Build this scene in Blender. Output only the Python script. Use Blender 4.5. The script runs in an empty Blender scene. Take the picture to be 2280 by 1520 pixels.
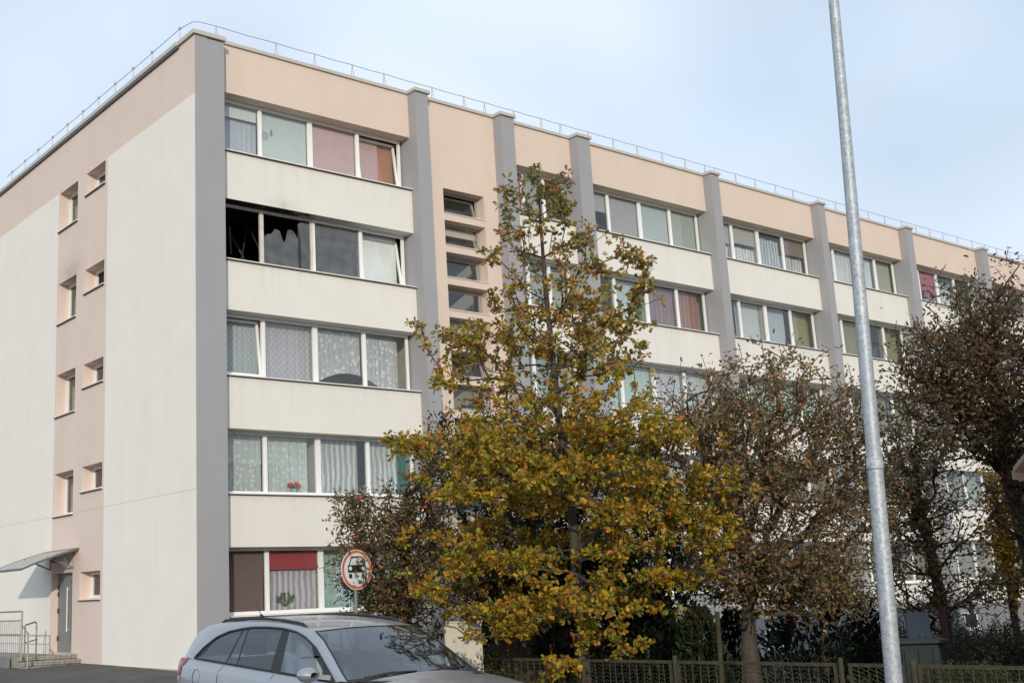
import bpy, math, random
import numpy as np
from mathutils import Matrix, Vector

random.seed(7)
RNG = np.random.default_rng(11)
SC = bpy.context.scene
COL = SC.collection

# ------------------------------------------------------------------ camera
# z = 0 is eye height; x runs along the long facade, y into the building, the corner stands at the origin
CAM_AT = Vector((-12.764, -24.2, 0.0))
YAW, PITCH, ROLL = 0.650438, 0.212961, -0.0391709
cy_, sy_, cp_, sp_ = math.cos(YAW), math.sin(YAW), math.cos(PITCH), math.sin(PITCH)
fw = Vector((sy_ * cp_, cy_ * cp_, sp_))
rt = Vector((cy_, -sy_, 0))
up = rt.cross(fw)
r2 = rt * math.cos(ROLL) + up * math.sin(ROLL)
u2 = up * math.cos(ROLL) - rt * math.sin(ROLL)
cam_d = bpy.data.cameras.new('camera')
cam = bpy.data.objects.new('camera', cam_d)
COL.objects.link(cam)
m3 = Matrix((r2, u2, -fw)).transposed()
cam.matrix_world = Matrix.Translation(CAM_AT) @ m3.to_4x4()
cam_d.sensor_width = 36.0
cam_d.lens = 2634.155 / 2280 * 36
cam_d.shift_x = 0.1209
cam_d.shift_y = -0.0047
cam_d.clip_end = 3000
cam_d.clip_start = 0.1
SC.camera = cam

# ------------------------------------------------------------------ sky and sun
SUN_DIR = Vector((0.573, 0.780, -0.253)).normalized()      # the way the light travels
SUN_EL = math.asin(-SUN_DIR.z)
SUN_AZ = math.atan2(-SUN_DIR.x, -SUN_DIR.y)
w = bpy.data.worlds.new('World')
SC.world = w
w.use_nodes = True
nt = w.node_tree
nt.nodes.clear()
N = nt.nodes.new
out = N('ShaderNodeOutputWorld')
bg = N('ShaderNodeBackground')
bg.inputs['Strength'].default_value = 0.1
sky = N('ShaderNodeTexSky')
sky.sky_type = 'NISHITA'
sky.sun_disc = False
sky.sun_elevation = SUN_EL
sky.sun_rotation = SUN_AZ
sky.air_density = 1.0
sky.dust_density = 1.5
tc = N('ShaderNodeTexCoord')
mp = N('ShaderNodeMapping')
mp.inputs['Scale'].default_value = (1.5, 1.5, 2.6)
mp.inputs['Location'].default_value = (3.1, 2.2, 0.5)
n1 = N('ShaderNodeTexNoise')
n1.inputs['Scale'].default_value = 1.6
n1.inputs['Detail'].default_value = 2.5
n1.inputs['Roughness'].default_value = 0.5
n1.inputs['Distortion'].default_value = 0.4
cr = N('ShaderNodeMapRange')
cr.inputs['From Min'].default_value = 0.30
cr.inputs['From Max'].default_value = 0.70
cr.inputs["To Min"].default_value = 0.66
cr.inputs['To Max'].default_value = 1.0
n2 = N('ShaderNodeTexNoise')
n2.inputs['Scale'].default_value = 2.3
n2.inputs['Detail'].default_value = 2
cr2 = N('ShaderNodeMix')
cr2.data_type = 'RGBA'
cr2.inputs[6].default_value = (6.2, 7.9, 10.2, 1)
cr2.inputs[7].default_value = (9.1, 9.9, 10.9, 1)
skg = N('ShaderNodeMix')
skg.data_type = 'RGBA'
skg.blend_type = 'MULTIPLY'
skg.inputs[0].default_value = 1.0
skg.inputs[7].default_value = (1.0, 1.0, 1.0, 1)
mx = N('ShaderNodeMix')
mx.data_type = 'RGBA'
L = nt.links.new
L(tc.outputs['Generated'], mp.inputs['Vector'])
L(mp.outputs['Vector'], n1.inputs['Vector'])
L(mp.outputs['Vector'], n2.inputs['Vector'])
L(n1.outputs['Fac'], cr.inputs['Value'])
L(n2.outputs['Fac'], cr2.inputs[0])
L(sky.outputs['Color'], skg.inputs[6])
L(cr.outputs['Result'], mx.inputs[0])
L(skg.outputs[2], mx.inputs[6])
L(cr2.outputs[2], mx.inputs[7])
L(mx.outputs[2], bg.inputs['Color'])
L(bg.outputs['Background'], out.inputs['Surface'])

sd = bpy.data.lights.new('sun', 'SUN')
sd.energy = 2.35
sd.angle = math.radians(0.6)
sd.color = (1.0, 0.91, 0.78)
sun = bpy.data.objects.new('sun', sd)
sun.rotation_euler = SUN_DIR.to_track_quat('-Z', 'Y').to_euler()
sun.location = (-40, -60, 30)
COL.objects.link(sun)

SC.view_settings.view_transform = 'Standard'
SC.view_settings.look = 'None'
SC.view_settings.exposure = 0.04
SC.view_settings.gamma = 1.0
SC.view_settings.use_curve_mapping = False
SC.cycles.max_bounces = 8
SC.cycles.transparent_max_bounces = 16
SC.cycles.use_denoising = True

# ------------------------------------------------------------------ materials
def mat(name, col, rough=0.8, metal=0.0, var=0.0, vscale=3.0, bump=0.0, bscale=60.0, spec=0.5, coat=0.0, stretch=None):
    m = bpy.data.materials.new(name)
    m.use_nodes = True
    t = m.node_tree
    b = t.nodes['Principled BSDF']
    b.inputs['Roughness'].default_value = rough
    b.inputs['Metallic'].default_value = metal
    b.inputs['Specular IOR Level'].default_value = spec
    b.inputs['Coat Weight'].default_value = coat
    b.inputs['Base Color'].default_value = (*col, 1)
    if var or bump:
        tc = t.nodes.new('ShaderNodeTexCoord')
        src = tc.outputs['Object']
        if stretch:
            mpn = t.nodes.new('ShaderNodeMapping')
            mpn.inputs['Scale'].default_value = stretch
            t.links.new(src, mpn.inputs['Vector'])
            src = mpn.outputs['Vector']
    if var:
        n = t.nodes.new('ShaderNodeTexNoise')
        n.inputs['Scale'].default_value = vscale
        n.inputs['Detail'].default_value = 6
        n.inputs['Roughness'].default_value = 0.6
        t.links.new(src, n.inputs['Vector'])
        r = t.nodes.new('ShaderNodeMapRange')
        r.inputs['From Min'].default_value = 0.3
        r.inputs['From Max'].default_value = 0.7
        r.inputs['To Min'].default_value = 1 - var
        r.inputs['To Max'].default_value = 1 + var
        t.links.new(n.outputs['Fac'], r.inputs['Value'])
        mm = t.nodes.new('ShaderNodeMix')
        mm.data_type = 'RGBA'
        mm.blend_type = 'MULTIPLY'
        mm.inputs[0].default_value = 1
        mm.inputs[6].default_value = (*col, 1)
        t.links.new(r.outputs['Result'], mm.inputs[7])
        t.links.new(mm.outputs[2], b.inputs['Base Color'])
    if bump:
        n = t.nodes.new('ShaderNodeTexNoise')
        n.inputs['Scale'].default_value = bscale
        n.inputs['Detail'].default_value = 3
        t.links.new(tc.outputs['Object'], n.inputs['Vector'])
        bn = t.nodes.new('ShaderNodeBump')
        bn.inputs['Strength'].default_value = bump
        bn.inputs['Distance'].default_value = 0.01
        t.links.new(n.outputs['Fac'], bn.inputs['Height'])
        t.links.new(bn.outputs['Normal'], b.inputs['Normal'])
    return m

def stucco(name, col, soot=None, seam=None, streak=0.02, runs=0.0):
    """painted render: fine grain, cloudy soiling, faint rain streaks; soot = list of (x, y, z, sx, sz, strength) smoke marks"""
    m = mat(name, col, 0.9, var=0.028, vscale=0.9, bump=0.3, bscale=45, spec=0.2)
    t = m.node_tree
    b = t.nodes['Principled BSDF']
    src = b.inputs['Base Color'].links[0].from_socket
    tc = t.nodes.new('ShaderNodeTexCoord')
    mpn = t.nodes.new('ShaderNodeMapping')
    mpn.inputs['Scale'].default_value = (2.2, 2.2, 0.22)
    t.links.new(tc.outputs['Object'], mpn.inputs['Vector'])
    n = t.nodes.new('ShaderNodeTexNoise')
    n.inputs['Scale'].default_value = 1.1
    n.inputs['Detail'].default_value = 5
    t.links.new(mpn.outputs['Vector'], n.inputs['Vector'])
    r = t.nodes.new('ShaderNodeMapRange')
    r.inputs['From Min'].default_value = 0.52
    r.inputs['From Max'].default_value = 0.78
    r.inputs['To Min'].default_value = 1.0
    r.inputs['To Max'].default_value = 1.0 - streak * 2
    t.links.new(n.outputs['Fac'], r.inputs['Value'])
    mm = t.nodes.new('ShaderNodeMix')
    mm.data_type = 'RGBA'
    mm.blend_type = 'MULTIPLY'
    mm.inputs[0].default_value = 1
    t.links.new(src, mm.inputs[6])
    t.links.new(r.outputs['Result'], mm.inputs[7])
    src = mm.outputs[2]
    sep = t.nodes.new('ShaderNodeSeparateXYZ')
    t.links.new(tc.outputs['Object'], sep.inputs[0])

    def math_(op, a, bb=None):
        q = t.nodes.new('ShaderNodeMath')
        q.operation = op
        for i, v in enumerate((a, bb)):
            if v is None:
                continue
            if isinstance(v, (int, float)):
                q.inputs[i].default_value = v
            else:
                t.links.new(v, q.inputs[i])
        return q.outputs[0]
    if runs:
        mp2 = t.nodes.new('ShaderNodeMapping')
        mp2.inputs['Scale'].default_value = (3.4, 3.4, 0.10)
        t.links.new(tc.outputs['Object'], mp2.inputs['Vector'])
        nr = t.nodes.new('ShaderNodeTexNoise')
        nr.inputs['Scale'].default_value = 1.7
        nr.inputs['Detail'].default_value = 4
        nr.inputs['Roughness'].default_value = 0.65
        t.links.new(mp2.outputs['Vector'], nr.inputs['Vector'])
        below = math_('FRACT', math_('DIVIDE', math_('SUBTRACT', 10.96, sep.outputs['Z']), 2.84))
        fade = math_('MAXIMUM', math_('SUBTRACT', 1.0, math_('DIVIDE', below, 0.40)), 0.0)
        wet = math_('MULTIPLY', math_('MAXIMUM', math_('SUBTRACT', nr.outputs['Fac'], 0.50), 0.0), 4.0)
        amt = math_('MINIMUM', math_('MULTIPLY', math_('MULTIPLY', fade, wet), runs), 0.4)
        mm = t.nodes.new('ShaderNodeMix')
        mm.data_type = 'RGBA'
        t.links.new(amt, mm.inputs[0])
        t.links.new(src, mm.inputs[6])
        mm.inputs[7].default_value = (0.26, 0.235, 0.20, 1)
        src = mm.outputs[2]
    if seam is not None:
        dz = math_('ABSOLUTE', math_('SUBTRACT', sep.outputs['Z'], seam))
        ln = math_('LESS_THAN', dz, 0.010)
        mm = t.nodes.new('ShaderNodeMix')
        mm.data_type = 'RGBA'
        t.links.new(math_('MULTIPLY', ln, 0.35), mm.inputs[0])
        t.links.new(src, mm.inputs[6])
        mm.inputs[7].default_value = (0.25, 0.23, 0.2, 1)
        src = mm.outputs[2]
    for s in (soot or []):
        axis, c, z, sx, sz, k = s[:6]
        dx = math_('DIVIDE', math_('SUBTRACT', sep.outputs[axis], c), sx)
        dzz = math_('DIVIDE', math_('SUBTRACT', sep.outputs['Z'], z), sz)
        d2 = math_('ADD', math_('MULTIPLY', dx, dx), math_('MULTIPLY', dzz, dzz))
        g = math_('EXPONENT', math_('MULTIPLY', d2, -1.0))
        nn = t.nodes.new('ShaderNodeTexNoise')
        nn.inputs['Scale'].default_value = 3.5
        nn.inputs['Detail'].default_value = 4
        t.links.new(tc.outputs['Object'], nn.inputs['Vector'])
        g = math_('MULTIPLY', g, math_('MULTIPLY', nn.outputs['Fac'], 2 * k))
        if len(s) > 6:
            g = math_('MULTIPLY', g, math_('GREATER_THAN', sep.outputs['Y'], s[6]))
        q = t.nodes.new('ShaderNodeClamp')
        t.links.new(g, q.inputs[0])
        mm = t.nodes.new('ShaderNodeMix')
        mm.data_type = 'RGBA'
        t.links.new(q.outputs[0], mm.inputs[0])
        t.links.new(src, mm.inputs[6])
        mm.inputs[7].default_value = (0.02, 0.018, 0.015, 1)
        src = mm.outputs[2]
    t.links.new(src, b.inputs['Base Color'])
    return m

def glass_mat(name, tint=(0.96, 0.98, 0.975), refl=1.7, dirt=0.0, sheet=False):
    m = bpy.data.materials.new(name)
    m.use_nodes = True
    t = m.node_tree
    t.nodes.clear()
    o = t.nodes.new('ShaderNodeOutputMaterial')
    tr = t.nodes.new('ShaderNodeBsdfTransparent')
    tr.inputs['Color'].default_value = (*tint, 1)
    gl = t.nodes.new('ShaderNodeBsdfGlossy')
    gl.inputs['Roughness'].default_value = 0.015
    gl.inputs['Color'].default_value = (0.95, 0.97, 1.0, 1)
    # Schlick reflectance of a thin sheet, outer faces only
    ge = t.nodes.new('ShaderNodeNewGeometry')
    dt = t.nodes.new('ShaderNodeVectorMath')
    dt.operation = 'DOT_PRODUCT'
    t.links.new(ge.outputs['Normal'], dt.inputs[0])
    t.links.new(ge.outputs['Incoming'], dt.inputs[1])

    def mth(op, x, y=None):
        q = t.nodes.new('ShaderNodeMath')
        q.operation = op
        q.use_clamp = True
        for i, v_ in enumerate((x, y)):
            if v_ is None:
                continue
            if isinstance(v_, (int, float)):
                q.inputs[i].default_value = v_
            else:
                t.links.new(v_, q.inputs[i])
        return q.outputs[0]
    ab = t.nodes.new('ShaderNodeMath')
    ab.operation = 'ABSOLUTE'
    t.links.new(dt.outputs['Value'], ab.inputs[0])
    c1 = mth('SUBTRACT', 1.0, ab.outputs[0])
    c5 = mth('POWER', c1, 5.0)
    r0 = 0.045 * refl
    rf = mth('ADD', mth('MULTIPLY', c5, 1 - r0), r0)
    if not sheet:
        rf = mth('MULTIPLY', rf, mth('SUBTRACT', 1.0, ge.outputs['Backfacing']))
    mxs = t.nodes.new('ShaderNodeMixShader')
    t.links.new(rf, mxs.inputs[0])
    t.links.new(tr.outputs[0], mxs.inputs[1])
    t.links.new(gl.outputs[0], mxs.inputs[2])
    last = mxs.outputs[0]
    if dirt:
        df = t.nodes.new('ShaderNodeBsdfDiffuse')
        df.inputs['Color'].default_value = (0.35, 0.34, 0.32, 1)
        n = t.nodes.new('ShaderNodeTexNoise')
        n.inputs['Scale'].default_value = 3.0
        n.inputs['Detail'].default_value = 6
        tcn = t.nodes.new('ShaderNodeTexCoord')
        t.links.new(tcn.outputs['Object'], n.inputs['Vector'])
        r = t.nodes.new('ShaderNodeMapRange')
        r.inputs['From Min'].default_value = 0.35
        r.inputs['From Max'].default_value = 0.7
        r.inputs['To Min'].default_value = dirt * 0.5
        r.inputs['To Max'].default_value = dirt * 1.6
        t.links.new(n.outputs['Fac'], r.inputs['Value'])
        m2 = t.nodes.new('ShaderNodeMixShader')
        t.links.new(r.outputs[0], m2.inputs[0])
        t.links.new(last, m2.inputs[1])
        t.links.new(df.outputs[0], m2.inputs[2])
        last = m2.outputs[0]
    t.links.new(last, o.inputs['Surface'])
    return m

def net_mat(name, col, alpha=0.6, pattern='folds', pcol=None):
    """thin curtain: lets part of the light and view through; woven motif raises its density"""
    m = bpy.data.materials.new(name)
    m.use_nodes = True
    t = m.node_tree
    t.nodes.clear()
    o = t.nodes.new('ShaderNodeOutputMaterial')
    tr = t.nodes.new('ShaderNodeBsdfTransparent')
    df = t.nodes.new('ShaderNodeBsdfDiffuse')
    df.inputs['Color'].default_value = (*col, 1)
    tl = t.nodes.new('ShaderNodeBsdfTranslucent')
    tl.inputs['Color'].default_value = (*col, 1)
    ad = t.nodes.new('ShaderNodeMixShader')
    ad.inputs[0].default_value = 0.25
    t.links.new(df.outputs[0], ad.inputs[1])
    t.links.new(tl.outputs[0], ad.inputs[2])
    mxs = t.nodes.new('ShaderNodeMixShader')
    t.links.new(tr.outputs[0], mxs.inputs[1])
    t.links.new(ad.outputs[0], mxs.inputs[2])
    t.links.new(mxs.outputs[0], o.inputs['Surface'])
    mxs.inputs[0].default_value = alpha
    tcn = t.nodes.new('ShaderNodeTexCoord')
    fac = None
    if pattern == 'floral':
        v = t.nodes.new('ShaderNodeTexVoronoi')
        v.inputs['Scale'].default_value = 7.5
        t.links.new(tcn.outputs['Object'], v.inputs['Vector'])
        r = t.nodes.new('ShaderNodeMapRange')
        r.inputs['From Min'].default_value = 0.28
        r.inputs['From Max'].default_value = 0.42
        r.inputs['To Min'].default_value = min(1, alpha + 0.35)
        r.inputs['To Max'].default_value = alpha
        t.links.new(v.outputs['Distance'], r.inputs['Value'])
        fac = r.outputs[0]
    elif pattern == 'lace':
        n = t.nodes.new('ShaderNodeTexNoise')
        n.inputs['Scale'].default_value = 26
        n.inputs['Detail'].default_value = 3
        wv = t.nodes.new('ShaderNodeTexWave')
        wv.bands_direction = 'X'
        wv.inputs['Scale'].default_value = 1.9
        wv.inputs['Distortion'].default_value = 3.0
        t.links.new(tcn.outputs['Object'], n.inputs['Vector'])
        t.links.new(tcn.outputs['Object'], wv.inputs['Vector'])
        mu = t.nodes.new('ShaderNodeMath')
        mu.operation = 'MULTIPLY'
        t.links.new(n.outputs['Fac'], mu.inputs[0])
        t.links.new(wv.outputs['Fac'], mu.inputs[1])
        r = t.nodes.new('ShaderNodeMapRange')
        r.inputs['From Min'].default_value = 0.12
        r.inputs['From Max'].default_value = 0.38
        r.inputs['To Min'].default_value = alpha * 0.72
        r.inputs['To Max'].default_value = min(1, alpha + 0.3)
        t.links.new(mu.outputs[0], r.inputs['Value'])
        fac = r.outputs[0]
    elif pattern == 'diamond':
        mpn = t.nodes.new('ShaderNodeMapping')
        mpn.inputs['Rotation'].default_value = (0, math.radians(45), 0)
        mpn.inputs['Scale'].default_value = (8.5, 0.01, 8.5)
        t.links.new(tcn.outputs['Object'], mpn.inputs['Vector'])
        br = t.nodes.new('ShaderNodeSeparateXYZ')
        t.links.new(mpn.outputs['Vector'], br.inputs[0])
        outs = []
        for ax in ('X', 'Z'):
            f = t.nodes.new('ShaderNodeMath')
            f.operation = 'FRACT'
            t.links.new(br.outputs[ax], f.inputs[0])
            l = t.nodes.new('ShaderNodeMath')
            l.operation = 'LESS_THAN'
            l.inputs[1].default_value = 0.14
            t.links.new(f.outputs[0], l.inputs[0])
            outs.append(l.outputs[0])
        mxm = t.nodes.new('ShaderNodeMath')
        mxm.operation = 'MAXIMUM'
        t.links.new(outs[0], mxm.inputs[0])
        t.links.new(outs[1], mxm.inputs[1])
        r = t.nodes.new('ShaderNodeMapRange')
        r.inputs['To Min'].default_value = alpha
        r.inputs['To Max'].default_value = min(1, alpha + 0.22)
        t.links.new(mxm.outputs[0], r.inputs['Value'])
        fac = r.outputs[0]
    elif pattern == 'stripe':
        wv = t.nodes.new('ShaderNodeTexWave')
        wv.bands_direction = 'X'
        wv.inputs['Scale'].default_value = 1.5
        wv.inputs['Distortion'].default_value = 1.5
        t.links.new(tcn.outputs['Object'], wv.inputs['Vector'])
        mm = t.nodes.new('ShaderNodeMix')
        mm.data_type = 'RGBA'
        t.links.new(wv.outputs['Fac'], mm.inputs[0])
        mm.inputs[6].default_value = (*col, 1)
        mm.inputs[7].default_value = (*(pcol or col), 1)
        t.links.new(mm.outputs[2], df.inputs['Color'])
        t.links.new(mm.outputs[2], tl.inputs['Color'])
    if fac is not None:
        t.links.new(fac, mxs.inputs[0])
    return m

def leaf_mat(name, trans=0.35, gain=1.0):
    m = bpy.data.materials.new(name)
    m.use_nodes = True
    t = m.node_tree
    t.nodes.clear()
    o = t.nodes.new('ShaderNodeOutputMaterial')
    at = t.nodes.new('ShaderNodeAttribute')
    at.attribute_name = 'leaf_colour'
    tcn = t.nodes.new('ShaderNodeTexCoord')
    n = t.nodes.new('ShaderNodeTexNoise')
    n.inputs['Scale'].default_value = 45
    n.inputs['Detail'].default_value = 2
    t.links.new(tcn.outputs['Object'], n.inputs['Vector'])
    r = t.nodes.new('ShaderNodeMapRange')
    r.inputs['From Min'].default_value = 0.3
    r.inputs['From Max'].default_value = 0.7
    r.inputs['To Min'].default_value = 0.75 * gain
    r.inputs['To Max'].default_value = 1.25 * gain
    t.links.new(n.outputs['Fac'], r.inputs['Value'])
    mm = t.nodes.new('ShaderNodeMix')
    mm.data_type = 'RGBA'
    mm.blend_type = 'MULTIPLY'
    mm.inputs[0].default_value = 1
    t.links.new(at.outputs['Color'], mm.inputs[6])
    t.links.new(r.outputs[0], mm.inputs[7])
    p = t.nodes.new('ShaderNodeBsdfPrincipled')
    p.inputs['Roughness'].default_value = 0.55
    p.inputs['Specular IOR Level'].default_value = 0.3
    tl = t.nodes.new('ShaderNodeBsdfTranslucent')
    ms = t.nodes.new('ShaderNodeMixShader')
    ms.inputs[0].default_value = trans
    t.links.new(mm.outputs[2], p.inputs['Base Color'])
    t.links.new(mm.outputs[2], tl.inputs['Color'])
    t.links.new(p.outputs[0], ms.inputs[1])
    t.links.new(tl.outputs[0], ms.inputs[2])
    t.links.new(ms.outputs[0], o.inputs['Surface'])
    return m

M = {}
M['cream'] = stucco('cream_render', (0.745, 0.715, 0.655), runs=0.16)
M['cream_soot'] = stucco('cream_render_smoked', (0.745, 0.715, 0.655), runs=0.12, soot=[('X', 2.75, 9.74, 0.5, 0.26, 0.17), ('X', 1.3, 9.60, 2.7, 0.2, 1.9, 0.352)])
M['cream_gable'] = stucco('cream_render_gable', (0.80, 0.765, 0.705), seam=2.48, streak=0.014)
M['pink'] = stucco('pink_render', (0.68, 0.555, 0.465))
M['pink_gable'] = stucco('pink_render_gable', (0.70, 0.58, 0.51), seam=2.48, soot=[('Y', 7.6, 9.45, 0.7, 0.35, 0.22)])
M['grey'] = stucco('grey_render', (0.335, 0.335, 0.345))
M['plinth'] = stucco('plinth_render', (0.22, 0.22, 0.23), streak=0.1)
M['coping'] = mat('coping_metal', (0.50, 0.475, 0.43), 0.5, 0.0, var=0.04)
M['pvc'] = mat('white_pvc', (0.82, 0.82, 0.80), 0.35)
M['pvc_old'] = mat('smoked_pvc', (0.62, 0.58, 0.50), 0.5, var=0.15, vscale=4)
M['pvc_grey'] = mat('grey_pvc', (0.36, 0.34, 0.31), 0.5, var=0.08)  # darker and greyer than the white window frames
M['sill'] = mat('white_sill', (0.78, 0.77, 0.73), 0.4)
M['sill_shade'] = mat('sill_shade_dark', (0.07, 0.06, 0.05), 0.6)  # near-black tone paints the shade under the sills
M['glass'] = glass_mat('window_glass', dirt=0.03)
M['glass_dirty'] = glass_mat('smoked_glass', (0.62, 0.62, 0.63), 2.0, dirt=0.16)
M['room'] = mat('room_wall', (0.42, 0.40, 0.34), 0.9)
M['soot'] = mat('soot_black', (0.022, 0.018, 0.016), 0.95, var=0.3, vscale=2)
M['dark'] = mat('dark_interior', (0.05, 0.05, 0.05), 0.9)
M['wire'] = mat('wire_metal', (0.36, 0.36, 0.35), 0.5, 0.6)
M['stand'] = mat('stand_paint', (0.50, 0.48, 0.43), 0.6)
M['asphalt'] = mat('asphalt', (0.085, 0.077, 0.066), 0.9, var=0.3, vscale=1.2, bump=0.5, bscale=90)
M['soil'] = mat('garden_ground', (0.05, 0.055, 0.03), 0.95, var=0.4, vscale=1.5, bump=0.6, bscale=30)
M['concrete'] = mat('concrete', (0.30, 0.28, 0.245), 0.9, var=0.2, vscale=5, bump=0.4, bscale=50)
M['steel'] = mat('rail_steel', (0.30, 0.285, 0.26), 0.45, 0.3)
M['blackm'] = mat('black_rubber', (0.015, 0.015, 0.017), 0.55)
M['canopy'] = mat('canopy_sheet', (0.43, 0.41, 0.37), 0.4, var=0.12, vscale=6)
M['canopy_edge'] = mat('canopy_frame', (0.12, 0.12, 0.13), 0.5)
M['door'] = mat('door_grey', (0.20, 0.21, 0.21), 0.4)
M['bark'] = mat('bark', (0.070, 0.057, 0.045), 0.95, var=0.35, vscale=8, bump=0.8, bscale=35)
M['bark_dark'] = mat('bark_dark', (0.055, 0.043, 0.033), 0.95, var=0.3, vscale=8, bump=0.7, bscale=35)
M['leaf'] = leaf_mat('leaf')
M['rust'] = mat('rusty_fence', (0.046, 0.038, 0.022), 0.85, 0.0, var=0.4, vscale=9, bump=0.3)
M['fence'] = mat('weathered_green_paint', (0.042, 0.038, 0.022), 0.8, 0.0, var=0.45, vscale=7, bump=0.3)
M['cabinet'] = mat('beige_cabinet', (0.52, 0.485, 0.40), 0.6, var=0.05)
M['paint_car'] = mat('silver_car_paint', (0.36, 0.375, 0.40), 0.34, 0.55, coat=0.6, var=0.02)
M['glass_car'] = glass_mat('car_glass', (0.50, 0.56, 0.60), 3.6, sheet=True)
M['glass_tint'] = glass_mat('car_privacy_glass', (0.15, 0.18, 0.22), 2.6, sheet=True)
M['red_lamp'] = mat('tail_lamp_red', (0.26, 0.010, 0.014), 0.35, coat=0.15)
M['clear_lamp'] = mat('lamp_clear', (0.6, 0.58, 0.56), 0.15, coat=1.0)
M['seat'] = mat('car_seat', (0.06, 0.062, 0.066), 0.85)
M['seat_light'] = mat('pale_seat_cover', (0.42, 0.47, 0.48), 0.85)

# galvanised pole: mottled zinc spangle
def galv():
    m = mat('galvanised_steel', (0.38, 0.41, 0.44), 0.55, 0.35)
    t = m.node_tree
    b = t.nodes['Principled BSDF']
    tcn = t.nodes.new('ShaderNodeTexCoord')
    v = t.nodes.new('ShaderNodeTexVoronoi')
    v.inputs['Scale'].default_value = 38
    n = t.nodes.new('ShaderNodeTexNoise')
    n.inputs['Scale'].default_value = 5
    n.inputs['Detail'].default_value = 6
    t.links.new(tcn.outputs['Object'], v.inputs['Vector'])
    t.links.new(tcn.outputs['Object'], n.inputs['Vector'])
    mm = t.nodes.new('ShaderNodeMix')
    mm.data_type = 'RGBA'
    mm.inputs[6].default_value = (0.30, 0.335, 0.37, 1)
    mm.inputs[7].default_value = (0.50, 0.53, 0.56, 1)
    ad = t.nodes.new('ShaderNodeMath')
    ad.operation = 'MULTIPLY'
    sp = t.nodes.new('ShaderNodeSeparateColor')
    t.links.new(v.outputs['Color'], sp.inputs[0])
    t.links.new(sp.outputs[0], ad.inputs[0])
    t.links.new(n.outputs['Fac'], ad.inputs[1])
    sc = t.nodes.new('ShaderNodeMath')
    sc.operation = 'MULTIPLY'
    sc.inputs[1].default_value = 1.7
    sc.use_clamp = True
    t.links.new(ad.outputs[0], sc.inputs[0])
    t.links.new(sc.outputs[0], mm.inputs[0])
    t.links.new(mm.outputs[2], b.inputs['Base Color'])
    return m
M['galv'] = galv()

# ------------------------------------------------------------------ mesh helpers
class MB:
    def __init__(self):
        self.v = []
        self.f = []

    def add(self, vs, fs):
        o = len(self.v)
        self.v += [tuple(p) for p in vs]
        self.f += [tuple(i + o for i in q) for q in fs]
        return self

    def box(self, a, b, R=None):
        x0, y0, z0 = a
        x1, y1, z1 = b
        vs = [(x0, y0, z0), (x1, y0, z0), (x1, y1, z0), (x0, y1, z0), (x0, y0, z1), (x1, y0, z1), (x1, y1, z1), (x0, y1, z1)]
        if R is not None:
            vs = [R @ Vector(p) for p in vs]
        return self.add(vs, [(0, 3, 2, 1), (4, 5, 6, 7), (0, 1, 5, 4), (1, 2, 6, 5), (2, 3, 7, 6), (3, 0, 4, 7)])

    def tube(self, pts, rad, n=6, cap=True):
        pts = [Vector(p) for p in pts]
        if not hasattr(rad, '__len__'):
            rad = [rad] * len(pts)
        vs, fs = [], []
        ref = None
        for i, p in enumerate(pts):
            d = (pts[min(i + 1, len(pts) - 1)] - pts[max(i - 1, 0)]).normalized()
            if ref is None or abs(ref.dot(d)) > 0.95:
                ref = Vector((0, 0, 1)) if abs(d.z) < 0.9 else Vector((1, 0, 0))
            a = d.cross(ref).normalized()
            b = d.cross(a).normalized()
            ref = a.cross(d)
            for k in range(n):
                t = 2 * math.pi * k / n
                vs.append(p + (a * math.cos(t) + b * math.sin(t)) * rad[i])
        for i in range(len(pts) - 1):
            for k in range(n):
                k2 = (k + 1) % n
                fs.append((i * n + k, i * n + k2, (i + 1) * n + k2, (i + 1) * n + k))
        if cap:
            fs.append(tuple(range(n - 1, -1, -1)))
            fs.append(tuple(range((len(pts) - 1) * n, len(pts) * n)))
        return self.add(vs, fs)

    def grid(self, P):
        """P[i][j] points"""
        n, m_ = len(P), len(P[0])
        vs = [p for row in P for p in row]
        fs = [(i * m_ + j, i * m_ + j + 1, (i + 1) * m_ + j + 1, (i + 1) * m_ + j) for i in range(n - 1) for j in range(m_ - 1)]
        return self.add(vs, fs)

    def prism(self, poly, d):
        """poly: 3D polygon, d: extrusion vector"""
        n = len(poly)
        d = Vector(d)
        vs = [Vector(p) for p in poly] + [Vector(p) + d for p in poly]
        fs = [tuple(range(n - 1, -1, -1)), tuple(range(n, 2 * n))]
        fs += [(i, (i + 1) % n, n + (i + 1) % n, n + i) for i in range(n)]
        return self.add(vs, fs)

    def mesh(self, name, material, smooth=False):
        me = bpy.data.meshes.new(name)
        me.from_pydata([tuple(p) for p in self.v], [], self.f)
        me.materials.append(material)
        if smooth:
            me.polygons.foreach_set('use_smooth', [True] * len(me.polygons))
        me.update()
        return me

    def build(self, name, material, parent=None, smooth=False, bevel=0.0, **tags):
        o = bpy.data.objects.new(name, self.mesh(name, material, smooth))
        COL.objects.link(o)
        if bevel:
            bv = o.modifiers.new('bevel', 'BEVEL')
            bv.width = bevel
            bv.segments = 2
            bv.limit_method = 'ANGLE'
        attach(o, parent)
        for k, v in tags.items():
            o[k] = v
        return o

def attach(o, parent):
    if parent is not None:
        o.parent = parent
        o.matrix_parent_inverse = world_of(parent).inverted()

def world_of(o):
    m = o.matrix_basis.copy()
    if o.parent is not None:
        m = world_of(o.parent) @ o.matrix_parent_inverse @ m
    return m

def place(name, mesh, parent=None, loc=(0, 0, 0), rot=None, **tags):
    o = bpy.data.objects.new(name, mesh)
    COL.objects.link(o)
    o.location = loc
    if rot is not None:
        o.rotation_euler = rot
    attach(o, parent)
    for k, v in tags.items():
        o[k] = v
    return o

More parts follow.
